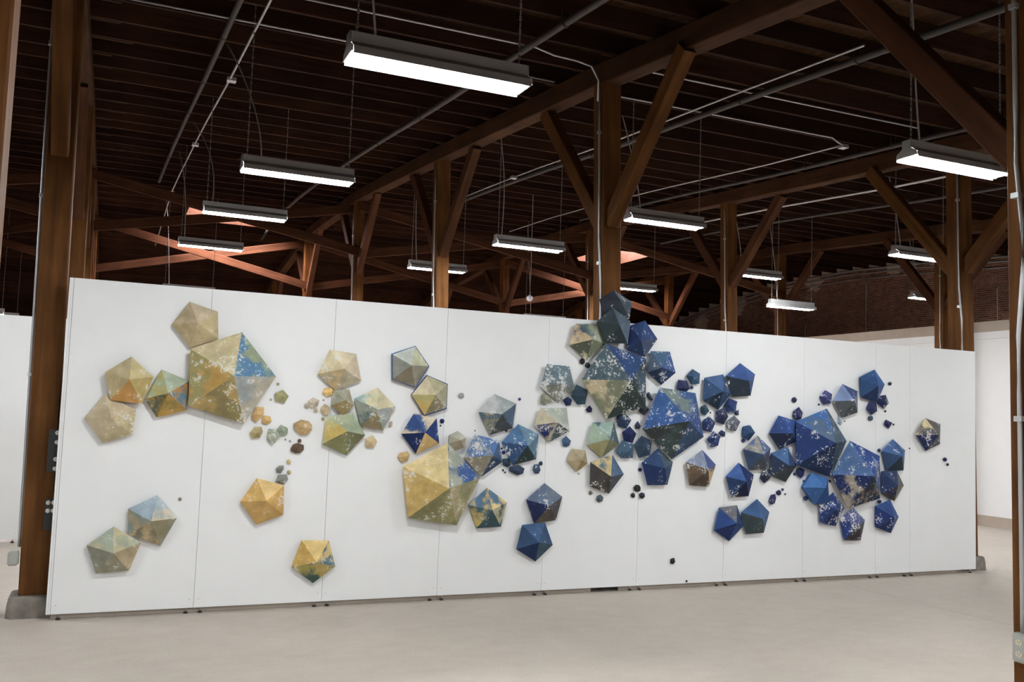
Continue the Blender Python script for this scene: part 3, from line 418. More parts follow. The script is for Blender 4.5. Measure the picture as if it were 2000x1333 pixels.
# ------------------------------------------------------------------ roof profile (underside of joists) along y
F = 0.055
ZP = [(-16, 4.8), (-5.1, 5.81), (-1.5, 6.11), (0, 6.236), (3.7, 6.51), (6.9, 6.81), (10.1, 7.06), (12.55, 7.22), (15.5, 7.35), (18.65, 7.3), (22, 6.98), (24.75, 6.6), (27, 6.16), (31, 5.3), (36, 4.1)]
def zj(y):
    for (a, za), (b, zb) in zip(ZP, ZP[1:]):
        if a <= y <= b: return za + (zb - za) * (y - a) / (b - a) + F
    return ZP[0][1] + F if y < ZP[0][0] else ZP[-1][1] + F
JH = 0.26; SC = 0.30
X0, X1, Y0, Y1 = -9.0, 24.0, -15.0, 34.0
HOLES = [(2.1, 4.4, 16.4, 19.0), (14.7, 16.6, 16.5, 18.8)]       # skylights

# ------------------------------------------------------------------ floor and enclosing walls
mb = MB()
for xa, za, xb, zb in ((X0 - 0.2, 0, 12.6, 0), (12.6, 0, 18.9, -0.19), (18.9, -0.19, X1 + 0.2, -0.19)):
    mb.poly([(xa, Y0 - .2, za), (xb, Y0 - .2, zb), (xb, Y1 + .2, zb), (xa, Y1 + .2, za)])
    mb.poly([(xa, Y0 - .2, za - .15), (xa, Y1 + .2, za - .15), (xb, Y1 + .2, zb - .15), (xb, Y0 - .2, zb - .15)])
tag(mb.build('floor', MT['floor']), 'warm grey polished concrete floor of the warehouse', 'floor', kind='structure')
def wall(name, x0, x1, y0, y1, z0, z1, mat, label):
    m = MB(); m.box(x0, x1, y0, y1, z0, z1)
    return tag(m.build(name, mat), label, 'wall', kind='structure')
wall('wall_back', X0, X1, Y1, Y1 + .2, -.19, 4.8, MT['dark_wall'], 'dark brick wall at the far end of the warehouse')
wall('wall_left', X0 - .2, X0, Y0, Y1, 0, 7.0, MT['dark_wall'], 'dark brick wall on the left side of the warehouse')
wall('wall_front', X0, X1, Y0 - .2, Y0, -.19, 5.4, MT['dark_wall'], 'brick wall behind the viewer')

# brick gable wall: top follows the bowed roof; bricks proud of a mortar bed
bw = empty('wall_right', (X1, 15, 0)); tag(bw, 'old brick gable wall with a bowed top at the right', 'wall', kind='structure')
mb = MB(); ys = [Y0 + i * (Y1 - Y0) / 60 for i in range(61)]
for a, b in zip(ys, ys[1:]):
    mb.poly([(X1, a, -.19), (X1, b, -.19), (X1, b, zj(b) + .3), (X1, a, zj(a) + .3)])
    mb.poly([(X1 + .3, a, -.19), (X1 + .3, a, zj(a) + .3), (X1 + .3, b, zj(b) + .3), (X1 + .3, b, -.19)])
    mb.poly([(X1, a, zj(a) + .3), (X1, b, zj(b) + .3), (X1 + .3, b, zj(b) + .3), (X1 + .3, a, zj(a) + .3)])
mb.v = [(x - X1, y - 15, z) for x, y, z in mb.v]
mb.build('mortar_bed', MT['mortar'], bw)
BL, BH = 0.200, 0.049
me_brick = None
spots = []
row = 0; z = 3.9
gaps = [(19.2, 7.0, .55), (17.2, 7.2, .35), (21.6, 6.7, .4), (24.2, 6.2, .4), (13.4, 7.25, .3), (18.9, 6.4, .25), (11.5, 7.2, .3)]
while z < 7.55:
    y = 4.0 + (0.11 if row % 2 else 0)
    while y < 29.5:
        if z + BH < zj(y) + .05:
            hole = any(math.hypot((y - gy) * .8, z - gz) < gr * (0.75 + random.random() * .45) for gy, gz, gr in gaps)
            if not hole: spots.append((y + random.uniform(-.006, .006), z))
        y += BL + 0.018
    z += BH + 0.015; row += 1
spots.sort(key=lambda s: (s[0] - 5) ** 2 * .2 + (s[1] - 5.5) ** 2)
mb = MB(); mb.box(-.012, .004, -BL / 2, BL / 2, 0, BH); me_brick = mb.mesh('brick'); me_brick.materials.append(MT['brick'])
for y, z in spots[:290]:
    o = link('brick', me_brick, bw, loc=(random.uniform(-.004, .003), y - 15, z))
mb = MB()
for y, z in spots[290:]:
    j = random.uniform(-.004, .003); mb.box(-.012 + j, .004, y - 15 - BL / 2, y - 15 + BL / 2, z, z + BH)
mbk = wood('brick_clay_field', (0.38, 0.18, 0.125), (0.10, 0.046, 0.033), 0.0, 0.9, (3, 4.6, 13))
tag(mb.build('brick_field', mbk, bw), kind='stuff')
# pipes clipped along the bowed top of the gable wall
for k, (dz, r, nm) in enumerate(((-.02, .03, 'upper'), (-.16, .028, 'middle'), (-.34, .022, 'lower'))):
    pts = [(X1 - .06, y, zj(y) + dz) for y in [3 + i * .9 for i in range(29)]]
    mb = MB(); mb.tube(pts, r, 6); tag(mb.build('wall_pipe', MT['steel'], smooth=True), '%s of three grey pipes along the bowed top of the brick wall' % nm, 'pipe', 'pipes on the brick wall')
for y, zt in ((9.2, 6.6), (14.4, 6.3), (19.6, 5.9), (10.8, 6.9), (17.0, 6.0)):
    pass
vp = {9.5: (6.2, 'nearest the right post'), 14.6: (6.9, 'under the dark niche'), 17.6: (5.6, 'below the far right lamp'), 20.7: (5.4, 'at the left of the brick wall')}
for y, (zt, wl) in vp.items():
    mb = MB(); mb.tube([(X1 - .03, y, 2.5), (X1 - .03, y, zt - .1), (X1 - .03, y - .06, zt)], .016, 6)
    tag(mb.build('wall_conduit', MT['steel'], smooth=True), 'thin vertical conduit on the brick wall, %s' % wl, 'conduit', 'vertical conduits on the brick wall')

# white partition in front of the brick wall, beige cap and baseboard
wi = empty('wall_inner', (18.9, 15, -.19)); tag(wi, 'tall white wall with beige top band in front of the brick at right', 'wall', kind='structure')
def wbox(name, mat, x0, x1, z0, z1, y0=-4.0, y1=33.0):
    m = MB(); m.box(x0 - 18.9, x1 - 18.9, y0 - 15, y1 - 15, z0 + .19, z1 + .19); return m.build(name, mat, wi)
wbox('lower_sheet', MT['white'], 18.9, 19.1, 0.05, 4.09)
wbox('upper_sheet', MT['white'], 18.903, 19.1, 4.095, 4.26)
wbox('top_band', MT['beige'], 18.88, 19.12, 4.26, 4.50)
wbox('baseboard', MT['beige'], 18.87, 18.9, -.19, 0.05)

# ------------------------------------------------------------------ roof: deck boards, joists, beams
roof = empty('ceiling', (0, 0, 0)); tag(roof, 'dark timber roof of joists and boards on heavy beams', 'ceiling', kind='structure')
BW = 0.128
nb = int((X1 - X0) / BW)
def board_mesh(y0, y1):
    mb = MB(); n = max(2, int((y1 - y0) / 2.0)); yy = [y0 + i * (y1 - y0) / n for i in range(n + 1)]
    a = BW / 2 - .0035
    for i, y in enumerate(yy):
        z = zj(y) + JH
        mb.v += [(-a, y, z), (a, y, z), (a, y, z + .025), (-a, y, z + .025)]
    for i in range(n):
        for k in range(4):
            mb.f.append((4 * i + k, 4 * i + (k + 1) % 4, 4 * i + 4 + (k + 1) % 4, 4 * i + 4 + k))
    me = mb.mesh('board'); me.materials.append(MT['deck']); return me
bm_full = board_mesh(Y0, Y1)
split = {}
for h in HOLES: split[h] = (board_mesh(Y0, h[2]), board_mesh(h[3], Y1))
for i in range(nb + 1):
    x = X0 + (i + .5) * BW; done = False
    for h in HOLES:
        if h[0] - BW / 2 < x < h[1] + BW / 2:
            for me in split[h]: link('board', me, roof, loc=(x, 0, random.uniform(-.002, .002)))
            done = True
    if not done: link('board', bm_full, roof, loc=(x, 0, random.uniform(-.002, .002)))
# closed sheathing above the boards
mb = MB(); ys = [Y0 - .2 + i * (Y1 - Y0 + .4) / 60 for i in range(61)]
xs = sorted({X0 - .2, X1 + .3} | {h[0] for h in HOLES} | {h[1] for h in HOLES})
ys = sorted(set(ys) | {h[2] for h in HOLES} | {h[3] for h in HOLES})
for a, b in zip(ys, ys[1:]):
    for c, d in zip(xs, xs[1:]):
        if any(h[0] <= c and d <= h[1] and h[2] <= a and b <= h[3] for h in HOLES): continue
        mb.poly([(c, a, zj(a) + JH + .03), (c, b, zj(b) + JH + .03), (d, b, zj(b) + JH + .03), (d, a, zj(a) + JH + .03)])
mb.build('sheathing', MT['joist'], roof)
# joists: one per bay, lapped side by side over the beams
ROWS = [-6.2, -0.2, 5.8, 12.0, 18.3]
BAYS = [(X0, -6.2, 40, 40), (-6.2, -.2, 4.0, 32), (-.2, 5.8, -4.6, 32), (5.8, 12.0, -5.4, 32), (12.0, 18.3, -.5, 32), (18.3, X1, 6, 30)]
def joist_mesh(L):
    mb = MB(); mb.box(0, L, -.025, .025, 0, JH); me = mb.mesh('joist'); me.materials.append(MT['joist']); return me
jm = {}
rest = MB(); JS = 0.762; ny = int((Y1 - Y0) / JS)
for b, (xa, xb, ya, yb) in enumerate(BAYS):
    ea = 0.0 if b == 0 else 0.32; eb = 0.0 if b == 5 else 0.32
    for k in range(ny + 1):
        y = -1.50 + (k - 17) * JS
        if y < Y0 + .1 or y > Y1 - .1: continue
        yy = y + (.026 if b % 2 else -.026)
        segs = [(xa - ea, xb + eb + random.choice((0, 0, .1, .25)))]
        for h in HOLES:
            if h[2] - .1 < y < h[3] + .1:
                ns = []
                for s, e in segs:
                    if e <= h[0] or s >= h[1]: ns.append((s, e))
                    else:
                        if s < h[0]: ns.append((s, h[0]))
                        if e > h[1]: ns.append((h[1], e))
                segs = ns
        for s, e in segs:
            if ya <= y <= yb:
                key = round(e - s, 2)
                if key not in jm: jm[key] = joist_mesh(key)
                link('joist', jm[key], roof, loc=(s, yy, zj(y) + random.uniform(0, .012)))
            else:
                rest.box(s, e, yy - .025, yy + .025, zj(y), zj(y) + JH)
tag(rest.build('joist_field', MT['joist'], roof), kind='stuff')
# skylight panes with frames
for i, h in enumerate(HOLES):
    nm = 'above the left crossed braces' if i == 0 else 'behind the central post'
    o = empty('window_%d' % (i + 1), ((h[0] + h[1]) / 2, (h[2] + h[3]) / 2, zj((h[2] + h[3]) / 2) + JH + SC)); tag(o, 'bright rosy skylight in the roof %s' % nm, 'skylight', kind='structure')
    c = o.location; mb = MB()
    mb.poly([(h[0] - c.x, h[2] - c.y, zj(h[2]) + JH + SC - c.z), (h[1] - c.x, h[2] - c.y, zj(h[2]) + JH + SC - c.z), (h[1] - c.x, h[3] - c.y, zj(h[3]) + JH + SC - c.z), (h[0] - c.x, h[3] - c.y, zj(h[3]) + JH + SC - c.z)])
    mb.build('pane', MT['sky'], o)
    mb = MB()
    for x in (h[0], h[1]): mb.box(x - c.x - .03, x - c.x + .03, h[2] - c.y, h[3] - c.y, -JH - SC - .02, .02)
    for y in (h[2], h[3]): mb.box(h[0] - c.x, h[1] - c.x, y - c.y - .03, y - c.y + .03, zj(y) - c.z, zj(y) + JH + SC + .02 - c.z)
    mb.build('curb', MT['joist'], o)

# ------------------------------------------------------------------ posts, knee braces, plinths, beams, cross braces
PY = [-11.2, -5.1, .35, 6.45, 12.55, 18.65, 24.75, 30.85]
def zb(y): return zj(y) - 0.265          # underside of the beams
PX = {}                                   # (row, j) -> x at 3 m height, lean per metre
for r, x in enumerate(ROWS):
    for j, y in enumerate(PY): PX[(r, j)] = (x, .022)
PX[(1, 1)] = (-.237, .0); PX[(1, 2)] = (-.19, .011); PX[(1, 3)] = (-.2, .012)
PX[(2, 1)] = (6.07, .01); PX[(2, 2)] = (5.82, .028)
PX[(3, 2)] = (11.76, .02); PX[(3, 3)] = (12.2, .024); PX[(3, 4)] = (12.25, .024); PX[(3, 5)] = (12.3, .024)
PX[(4, 3)] = (18.3, .0); PX[(4, 4)] = (18.62, .01); PX[(4, 5)] = (18.7, .01)
def px_at(r, j, z): x, l = PX[(r, j)]; return x - l * (z - 3.0)
plab = {(1, 1): 'timber post cropped by the left edge of the picture, nearest the viewer', (1, 2): 'tall timber post on a concrete plinth at the left end of the display wall',
 (1, 3): 'timber post just behind the tall post at the left end of the display wall', (1, 4): 'timber post in the left row carrying the dark crossed braces',
 (1, 5): 'timber post in the left row carrying the rosy-lit crossed braces', (1, 6): 'farthest timber post of the left row',
 (2, 1): 'timber post with conduit and outlet box cropped by the right picture edge', (2, 2): 'large timber post with two knee braces rising behind the middle of the wall',
 (2, 3): 'timber post left of centre, second in the row behind the large central post', (2, 4): 'slim-looking timber post with the dark crossed braces, third behind the large central post',
 (2, 5): 'reddish timber post, fourth behind the large central post', (2, 6): 'farthest timber post in the row behind the large central post',
 (3, 2): 'timber post with spreading knee braces behind the right end of the display wall', (3, 3): 'timber post right of centre with a long right knee brace',
 (3, 4): 'dark timber post just left of the large central post', (3, 5): 'reddish far timber post left of the dark post beside the central one', (3, 6): 'farthest timber post of the right-hand row',
 (4, 3): 'timber post beside the one at the right end of the wall, farther back', (4, 4): 'timber post standing in front of the brick wall',
 (4, 5): 'reddish far timber post right of the large central post', (4, 6): 'farthest timber post of the row by the brick wall'}
PW = 0.25
for (r, j), lab in plab.items():
    y = PY[j]; fz = -.18 if r == 4 else 0.0
    top = zb(y) if r != 4 or j < 9 else 0
    xb_, xt = px_at(r, j, fz), px_at(r, j, top)
    t = empty('timber_post', (xb_, y, fz)); tag(t, lab, 'post', 'timber posts of the warehouse')
    timber('shaft', (xb_, y, fz + .12), (xt, y, top), PW, PW, MT['post'], t, up=(0, 1, 0), bev=.012)
    # plinth: tapered concrete footing
    h = .19; ps = .215 if (r, j) == (1, 2) else .17 if r == 4 else .21
    m = MB(); n = 10; prof = [(ps, 0), (ps * .98, h * .55), (ps * .93, h * .93), (ps * .86, h)]
    for rr, zz in prof:
        m.v += [(sx * rr, sy * rr, zz) for sx, sy in ((-1, -.8), (-.8, -1), (.8, -1), (1, -.8), (1, .8), (.8, 1), (-.8, 1), (-1, .8))]
    for i in range(3):
        for k in range(8): m.f.append((8 * i + k, 8 * i + (k + 1) % 8, 8 * i + 8 + (k + 1) % 8, 8 * i + 8 + k))
    m.f.append(tuple(range(24, 32))); m.f.append(tuple(range(8))[::-1])
    m.build('plinth', MT['plinth'], t)
    bx = .17
    for s in (-1, 1):
        yt = y + s * 1.70; zt = zb(yt) + .02; zl = top - 1.72
        yl = y + s * .10
        timber('knee_brace', (px_at(r, j, zl), yl, zl), (px_at(r, j, zt), yt, zt), .15, .20, MT['brace'] if j != 2 else MT['post'], t, bev=.01)
    if j == 3 and r == 1 or j == 2 and r == 1:
        pass
# beams along y, one per bay
for r in range(5):
    for j in range(len(PY) - 1):
        a, b = PY[j], PY[j + 1]
        xa = px_at(r, j, zb(a)) if (r, j) in plab else ROWS[r]; xb_ = px_at(r, j + 1, zb(b)) if (r, j + 1) in plab else ROWS[r]
        timber('beam', (xa, a - .02, zb(a) + .135), (xb_, b + .02, zb(b) + .135), .24, .27, MT['beam'], roof, bev=.012)
# crossed braces between rows at the ridge lines
wherex = {(4, 1): 'dark crossed timber braces between the left row and the centre row', (5, 1): 'rosy-lit crossed timber braces behind the dark ones at upper left',
 (4, 2): 'dark crossed timber braces running right from the third centre post', (5, 2): 'rosy-lit crossed braces left of the large central post',
 (4, 3): 'dark crossed braces right of the large central post', (5, 3): 'rosy-lit crossed braces right of the large central post',
 (4, 0): 'crossed braces at the far left edge, nearer pair', (5, 0): 'rosy-lit crossed braces at the far left edge'}
for (j, r), lab in wherex.items():
    y = PY[j]; t = empty('cross_brace', (ROWS[r], y, 5.7)); tag(t, lab, 'brace', 'crossed braces between post rows')
    top = zb(y) - .14; low = top - (1.12 if j == 4 else 1.35)
    A = lambda z: px_at(r, j, z) if (r, j) in PX else ROWS[r]
    Bx = lambda z: px_at(r + 1, j, z)
    timber('diagonal', (A(top), y - .16, top), (Bx(low), y - .16, low), .07, .22, MT['brace'], t)
    timber('diagonal', (A(low), y + .16, low), (Bx(top), y + .16, top), .07, .22, MT['brace'], t)

# ------------------------------------------------------------------ display walls of 4 x 10 ft panels on levelling feet
def foot_meshes():
    m = MB(); m.tube([(0, 0, .014), (0, 0, .075)], .006, 8); a = m.mesh('shaft', True); a.materials.append(MT['steel'])
    m = MB(); n = 10
    for rr, zz in ((.021, 0), (.021, .010), (.012, .018)):
        m.v += [(rr * math.cos(2 * math.pi * k / n), rr * math.sin(2 * math.pi * k / n), zz) for k in range(n)]
    for i in range(2):
        for k in range(n): m.f.append((n * i + k, n * i + (k + 1) % n, n * i + n + (k + 1) % n, n * i + n + k))
    m.f.append(tuple(range(2 * n, 3 * n))); m.f.append(tuple(range(n))[::-1])
    b = m.mesh('levelling_foot'); b.materials.append(MT['rubber'])
    return a, b
FS, FB = foot_meshes()
def display_wall(label, x, y, edges, T=.09):
    t = empty('display_wall', (x, y, 0)); tag(t, label, 'wall')
    for c0, c1 in ((.018, .04), (T - .04, T - .018)):
        m = MB(); m.box(edges[0] + .01, edges[-1] - .01, c0, c1, F + .01, 3.05 + F - .01); m.build('core', MT['seam'], t)
    for a, b in zip(edges, edges[1:]):
        m = MB(); g = .0016
        m.box(a + g, b - g, 0, .018, F, 3.05 + F); p = m.build('panel', MT['white'], t)
        m2 = MB(); m2.box(a + g, b - g, T - .018, T, F, 3.05 + F); m2.build('panel', MT['white'], t)
        if b - a > .2:
            for fx in (a + .065, b - .065):
                for fy in (.03, T - .03):
                    f = link('foot_shaft', FS, p, loc=(fx, fy, 0)); link('levelling_foot', FB, p, loc=(fx, fy, 0))
            for sx_ in (a + .04, b - .04):
                m3 = MB(); m3.box(sx_ - .003, sx_ + .003, -.0006, .001, .13, .136); m3.build('screw', MT['slot'], p)
    for e0, e1 in ((edges[0] - .018, edges[0]), (edges[-1], edges[-1] + .018)):
        for c0, c1 in (((0, .045), (T - .045, T)) if T > .2 else ((0, T),)):
            m = MB(); m.box(e0, e1, c0, c1, F, 3.05 + F); m.build('end_board', MT['white'], t)
    return t
ed = [1.22 * k for k in range(9)] + [10.37, 11.60]
DW = display_wall('long white freestanding display wall carrying the paper polyhedra', 0, 0, [-.019] + ed, .71)
for k_, (xa, xb_) in enumerate(((.0, 5.54), (5.9, 11.3))):
    m = MB(); m.box(xa, xb_, .062, .075, .0, F - .004); m.build('gap_strip', MT['floor'], DW)  # floor-coloured strip added so the gap under the panels stays light
display_wall('white freestanding display wall in the background behind the left post', -4.3, 5.0, [1.22 * k for k in range(5)], .09)

# ------------------------------------------------------------------ paper polyhedra
GP = 'paper polyhedra on the display wall'
def albedo(s):
    c = lin([float(v) for v in s.split(',')]); g = sum(c) / 3; return tuple(min(.8, 1.06 * (v * .88 + g * .12) ** 1.12) for v in c)
def set_dye(me, per_face):
    a = me.color_attributes.new('dye_a', 'FLOAT_COLOR', 'CORNER'); b = me.color_attributes.new('dye_b', 'FLOAT_COLOR', 'CORNER')
    for p in me.polygons:
        ca, cb, fl = per_face[p.index]
        for li in p.loop_indices:
            a.data[li].color = (*ca, fl); b.data[li].color = (*cb, 1)
def shade(c, k): return tuple(v * k for v in c)
for V, A, rim, h, fl, cols, border, label in BIG:
    cx = sum(v[0] for v in V) / len(V); cz = sum(v[1] for v in V) / len(V)
    t = empty('paper_polyhedron', (cx, 0, cz)); tag(t, label, 'sculpture', GP)
    ap = Vector((A[0] - cx, -(rim + h), A[1] - cz)); cc = [c.split('/') for c in cols.split(';')]; n = len(V)
    for i in range(n):
        p = Vector((V[i][0] - cx, -rim, V[i][1] - cz)); q = Vector((V[(i + 1) % n][0] - cx, -rim, V[(i + 1) % n][1] - cz))
        ca = albedo(cc[i][0]); cb = albedo(cc[i][1]) if len(cc[i]) > 1 else shade(ca, .86)
        vs = []; fs = []; dy = []
        def face(pts, a, b, f):
            k = len(vs); vs.extend([tuple(x) for x in pts]); fs.append(tuple(range(k, k + len(pts)))); dy.append((a, b, f))
        if border:
            bc = albedo(border); k = .055
            p2, q2 = p.lerp(ap, k * random.uniform(.5, 1.3)), q.lerp(ap, k * random.uniform(.5, 1.3))
            face([p, q, q2, p2], bc, bc, 0); face([p2, q2, ap], ca, cb, fl)
        else:
            mid = (p + q + ap) / 3
            face([p, q, ap], ca, cb, fl)
        # skirt folds back to the wall (second ring of triangles, seen only edge on)
        pb, qb = p * .80, q * .80; pb.y = qb.y = -.002
        face([q, p, pb, qb], shade(ca, .9), shade(cb, .9), 0)
        me = bpy.data.meshes.new('facet'); me.from_pydata(vs, [], fs); me.update(); set_dye(me, dy); me.materials.append(PAPER)
        link('facet', me, t)
for V, A, rim, h, fl, cols, label in SMALL:
    cx = sum(v[0] for v in V) / len(V); cz = sum(v[1] for v in V) / len(V); n = len(V)
    ap = (A[0] - cx, -(rim + h), A[1] - cz); ca = albedo(cols)
    vs = []; fs = []; dy = []
    rng = random.Random(int(cx * 1000))
    for i in range(n):
        p = (V[i][0] - cx, -rim, V[i][1] - cz); q = (V[(i + 1) % n][0] - cx, -rim, V[(i + 1) % n][1] - cz)
        k = len(vs); vs += [p, q, ap]; fs.append((k, k + 1, k + 2)); m_ = rng.uniform(.9, 1.12); dy.append((shade(ca, m_), shade(ca, m_ * .8), fl))
        k = len(vs); vs += [q, p, (p[0] * .75, -.002, p[2] * .75), (q[0] * .75, -.002, q[2] * .75)]; fs.append((k, k + 1, k + 2, k + 3)); dy.append((shade(ca, .9), shade(ca, .8), 0))
    me = bpy.data.meshes.new('paper_polyhedron'); me.from_pydata(vs, [], fs); me.update(); set_dye(me, dy); me.materials.append(PAPER)
    tag(link('paper_polyhedron', me, None, loc=(cx, 0, cz)), label, 'sculpture', GP)

# ------------------------------------------------------------------ fluorescent lights
LL = 1.30
def lamp_meshes():
    D = {}
    m = MB(); m.box(-LL / 2, LL / 2, -.05, .05, -.085, 0); D['housing'] = (m, 'lamp_shell')
    # reflector: two sloping wings, outside grey enamel, inside white
    def wing(off):
        w_ = MB(); L2 = LL / 2 - .013
        for s in (-1, 1):
            a, b, c = (s * .048, -.07), (s * .112, -.118), (s * .13, -.178)
            for (y0, z0), (y1, z1) in ((a, b), (b, c)):
                q = [(-L2, y0, z0 - off), (L2, y0, z0 - off), (L2, y1 - s * off, z1), (-L2, y1 - s * off, z1)]
                w_.poly(q)
        w_.poly([(-L2, -.048, -.087), (L2, -.048, -.087), (L2, .048, -.087), (-L2, .048, -.087)]) if off else None
        return w_
    D['reflector'] = (wing(0), 'lamp_shell'); D['reflector_lining'] = (wing(.004), 'lamp_white')
    e = MB()
    pr = [(-.05, 0), (.05, 0), (.05, -.08), (.112, -.118), (.122, -.16), (-.122, -.16), (-.112, -.118), (-.05, -.08)]
    e.poly([(0, y, z) for y, z in pr]); e.poly([(.012, y, z) for y, z in pr])
    for i in range(8):
        (y0, z0), (y1, z1) = pr[i], pr[(i + 1) % 8]
        e.poly([(0, y0, z0), (.012, y0, z0), (.012, y1, z1), (0, y1, z1)])
    D['end_plate'] = (e, 'lamp_shell')
    tb = MB(); tb.tube([(-.60, 0, 0), (.60, 0, 0)], .019, 10); D['tube'] = (tb, 'tube')
    return {k: (lambda me, mt: (me.materials.append(MT[mt]), me)[1])(v[0].mesh(k, k == 'tube'), v[1]) for k, v in D.items()}
LM = lamp_meshes()
def chain_mesh(L):
    m = MB(); n = max(3, int(L / .048))
    for i in range(n):
        z = i * L / n; a, b = (.0085, .003) if i % 2 else (.003, .0085)
        m.box(-a, a, -b, b, z, z + L / n * .78)
    me = m.mesh('chain'); me.materials.append(MT['chain']); return me
def lamp(xc, y, z, label, tilt=0.0, cord=None):
    t = empty('fluorescent_light', (xc, y, z)); tag(t, label, 'light', 'fluorescent lights hung from the roof')
    for k in ('housing', 'reflector', 'reflector_lining'): link(k, LM[k], t)
    link('end_plate', LM['end_plate'], t, loc=(-LL / 2, 0, 0)); link('end_plate', LM['end_plate'], t, loc=(LL / 2 - .012, 0, 0))
    for s in (-1, 1): link('tube', LM['tube'], t, loc=(0, s * .062, -.160))
    H = zj(y) + JH - z
    for s in (-1, 1): link('chain', chain_mesh(H), t, loc=(s * (LL / 2 - .06), 0, 0))
    if cord:
        dx, dy = cord; p0 = Vector((-LL / 2 + .17, 0, 0)); p1 = Vector((dx, dy, H - .03))
        pts = []
        for i in range(15):
            u = i / 14; p = p0.lerp(p1, u ** 1.7); p.z = p0.z + (p1.z - p0.z) * u
            p.x += .05 * math.sin(u * 3.3 + y) * (1 - u); pts.append(p)
        m = MB(); m.tube(pts, .0085, 6); m.build('cord', MT['cord'], t, smooth=True)
    return t
LAMPS = [
 (2.30, -3.46, 4.425, 'nearest fluorescent light, hanging large at the upper centre', (-.62, .1)),
 (2.23, 1.37, 4.775, 'fluorescent light second nearest in the left column', (-.75, 1.4)),
 (2.19, 5.67, 5.09, 'fluorescent light third in the left column', (-.75, 2.0)),
 (2.15, 10.62, 5.325, 'fluorescent light in front of the rosy crossed braces, fourth in the left column', (-.7, .8)),
 (2.16, 16.0, 4.97, 'fluorescent light peeking over the wall top at left', (-.7, .8)),
 (7.63, -3.12, 4.60, 'bright fluorescent light at the upper right beside the cropped post', (-.5, .1)),
 (7.73, 2.07, 4.975, 'fluorescent light right of the large central post, near its right brace', (-.6, .4)),
 (6.89, 5.04, 4.975, 'fluorescent light between the large central post and the post to its left', (-.5, .3)),
 (6.75, 9.49, 5.145, 'fluorescent light crossed by the second post left of centre', (-.5, .3)),
 (11.65, 14.3, 4.76, 'fluorescent light peeking over the wall top left of the slate pieces', (-.5, .3)),
 (13.82, 3.0, 5.21, 'fluorescent light half hidden by the brace at right', (-.5, .3)),
 (13.48, 7.2, 5.34, 'fluorescent light beside the right-of-centre post', (-.5, .3)),
 (15.10, 7.95, 4.83, 'small fluorescent light in front of the brick wall', (-.5, .3)),
 (12.6, 11.0, 5.39, 'fluorescent light half hidden behind the large central post', (-.5, .3)),
 (19.63, 8.0, 5.41, 'small fluorescent light half hidden at the post by the right wall end', (-.5, .3)),
 (-3.0, 24.0, 4.58, 'small fluorescent light at the left edge, lower of two', None),
 (-3.05, 20.0, 4.37, 'small fluorescent light at the left edge, upper of two', None),
 # the same grid goes on outside the frame, save two added brick-wall lights
 (2.3, -8.3, 4.05, 'fluorescent light above the viewer, left column', None), (7.6, -8.2, 4.2, 'fluorescent light above and right of the viewer', None),
 (2.3, -13.0, 3.75, 'fluorescent light behind the viewer, left column', None), (7.6, -13.0, 3.75, 'fluorescent light behind the viewer, middle column', None),
 (-3.3, -3.4, 4.42, 'fluorescent light outside the left picture edge, nearer', None), (-3.3, 1.4, 4.77, 'fluorescent light outside the left picture edge, farther', None),
 (-3.3, -8.3, 4.05, 'fluorescent light left of the viewer', None), (13.6, -3.1, 4.5, 'fluorescent light outside the right picture edge', None),
 (13.6, -8.2, 4.2, 'fluorescent light far right of the viewer', None), (18.6, -1.5, 4.6, 'fluorescent light outside the right picture edge, farthest', None),
 (21.6, 2.6, 4.75, 'unseen fluorescent light added to brighten the brick wall, outside the right picture edge', None), (21.6, -3.2, 4.5, 'unseen fluorescent light added to brighten the brick wall, nearest the viewer', None),  # off-grid pair, unseen, added only to brighten the brick wall
 (-3.3, 8.0, 4.9, 'fluorescent light over the background display wall at left', None)]
for x, y, z, lab, cd in LAMPS: lamp(x, y, z + F - .0, lab, cord=cd)

# ------------------------------------------------------------------ pipes and conduits under the roof
def run(name, mat, r, pts, label, cat, grp, hangers=0, d=None, boxes=()):
    t = empty(name, (pts[0][0], pts[0][1], pts[0][2])); tag(t, label, cat, grp); o = t.location
    m = MB(); m.tube([Vector(p) - o for p in pts], r, 10 if r > .02 else 6); m.build('pipe_run' if r > .02 else 'conduit_run', mat, t, smooth=True)
    if hangers:
        a, b = Vector(pts[0]), Vector(pts[-1])
        for i in range(hangers):
            y = a.y + (b.y - a.y) * (i + .5) / hangers
            seg = [(Vector(p), Vector(q)) for p, q in zip(pts, pts[1:]) if min(p[1], q[1]) <= y <= max(p[1], q[1])]
            if not seg: continue
            p, q = seg[0]; u = (y - p.y) / (q.y - p.y) if abs(q.y - p.y) > 1e-6 else 0; c = p.lerp(q, u)
            h = MB(); h.tube([c - o + Vector((0, -.012, 0)), c - o + Vector((0, .012, 0))], r * 1.25, 10)
            for s in (-1, 1): h.tube([c - o + Vector((s * r * 1.15, 0, 0)), c - o + Vector((s * r * 1.15, 0, zj(y) + .05 - c.z))], .006, 5)
            h.build('hanger', MT['pipe'], t)
    for bx_ in boxes:
        c = Vector(bx_) - o; h = MB(); h.box(c.x - .06, c.x + .06, c.y - .06, c.y + .06, c.z - .045, c.z + .005); h.build('junction_box', MT['steel'], t)
    return t
def along(x0, x1, y0, y1, d, n=14):
    return [(x0 + (x1 - x0) * i / n, y0 + (y1 - y0) * i / n, zj(y0 + (y1 - y0) * i / n) - d) for i in range(n + 1)]
GS = 'sprinkler pipes under the roof'
run('sprinkler_pipe', MT['pipe'], .034, along(1.45, 1.2, -6, 14.2, .08), 'dark sprinkler pipe running away at the upper left', 'pipe', GS, 9)
run('sprinkler_pipe', MT['pipe'], .042, along(4.55, 4.5, -7, 20, .08), 'dark sprinkler pipe passing behind the nearest light', 'pipe', GS, 11)
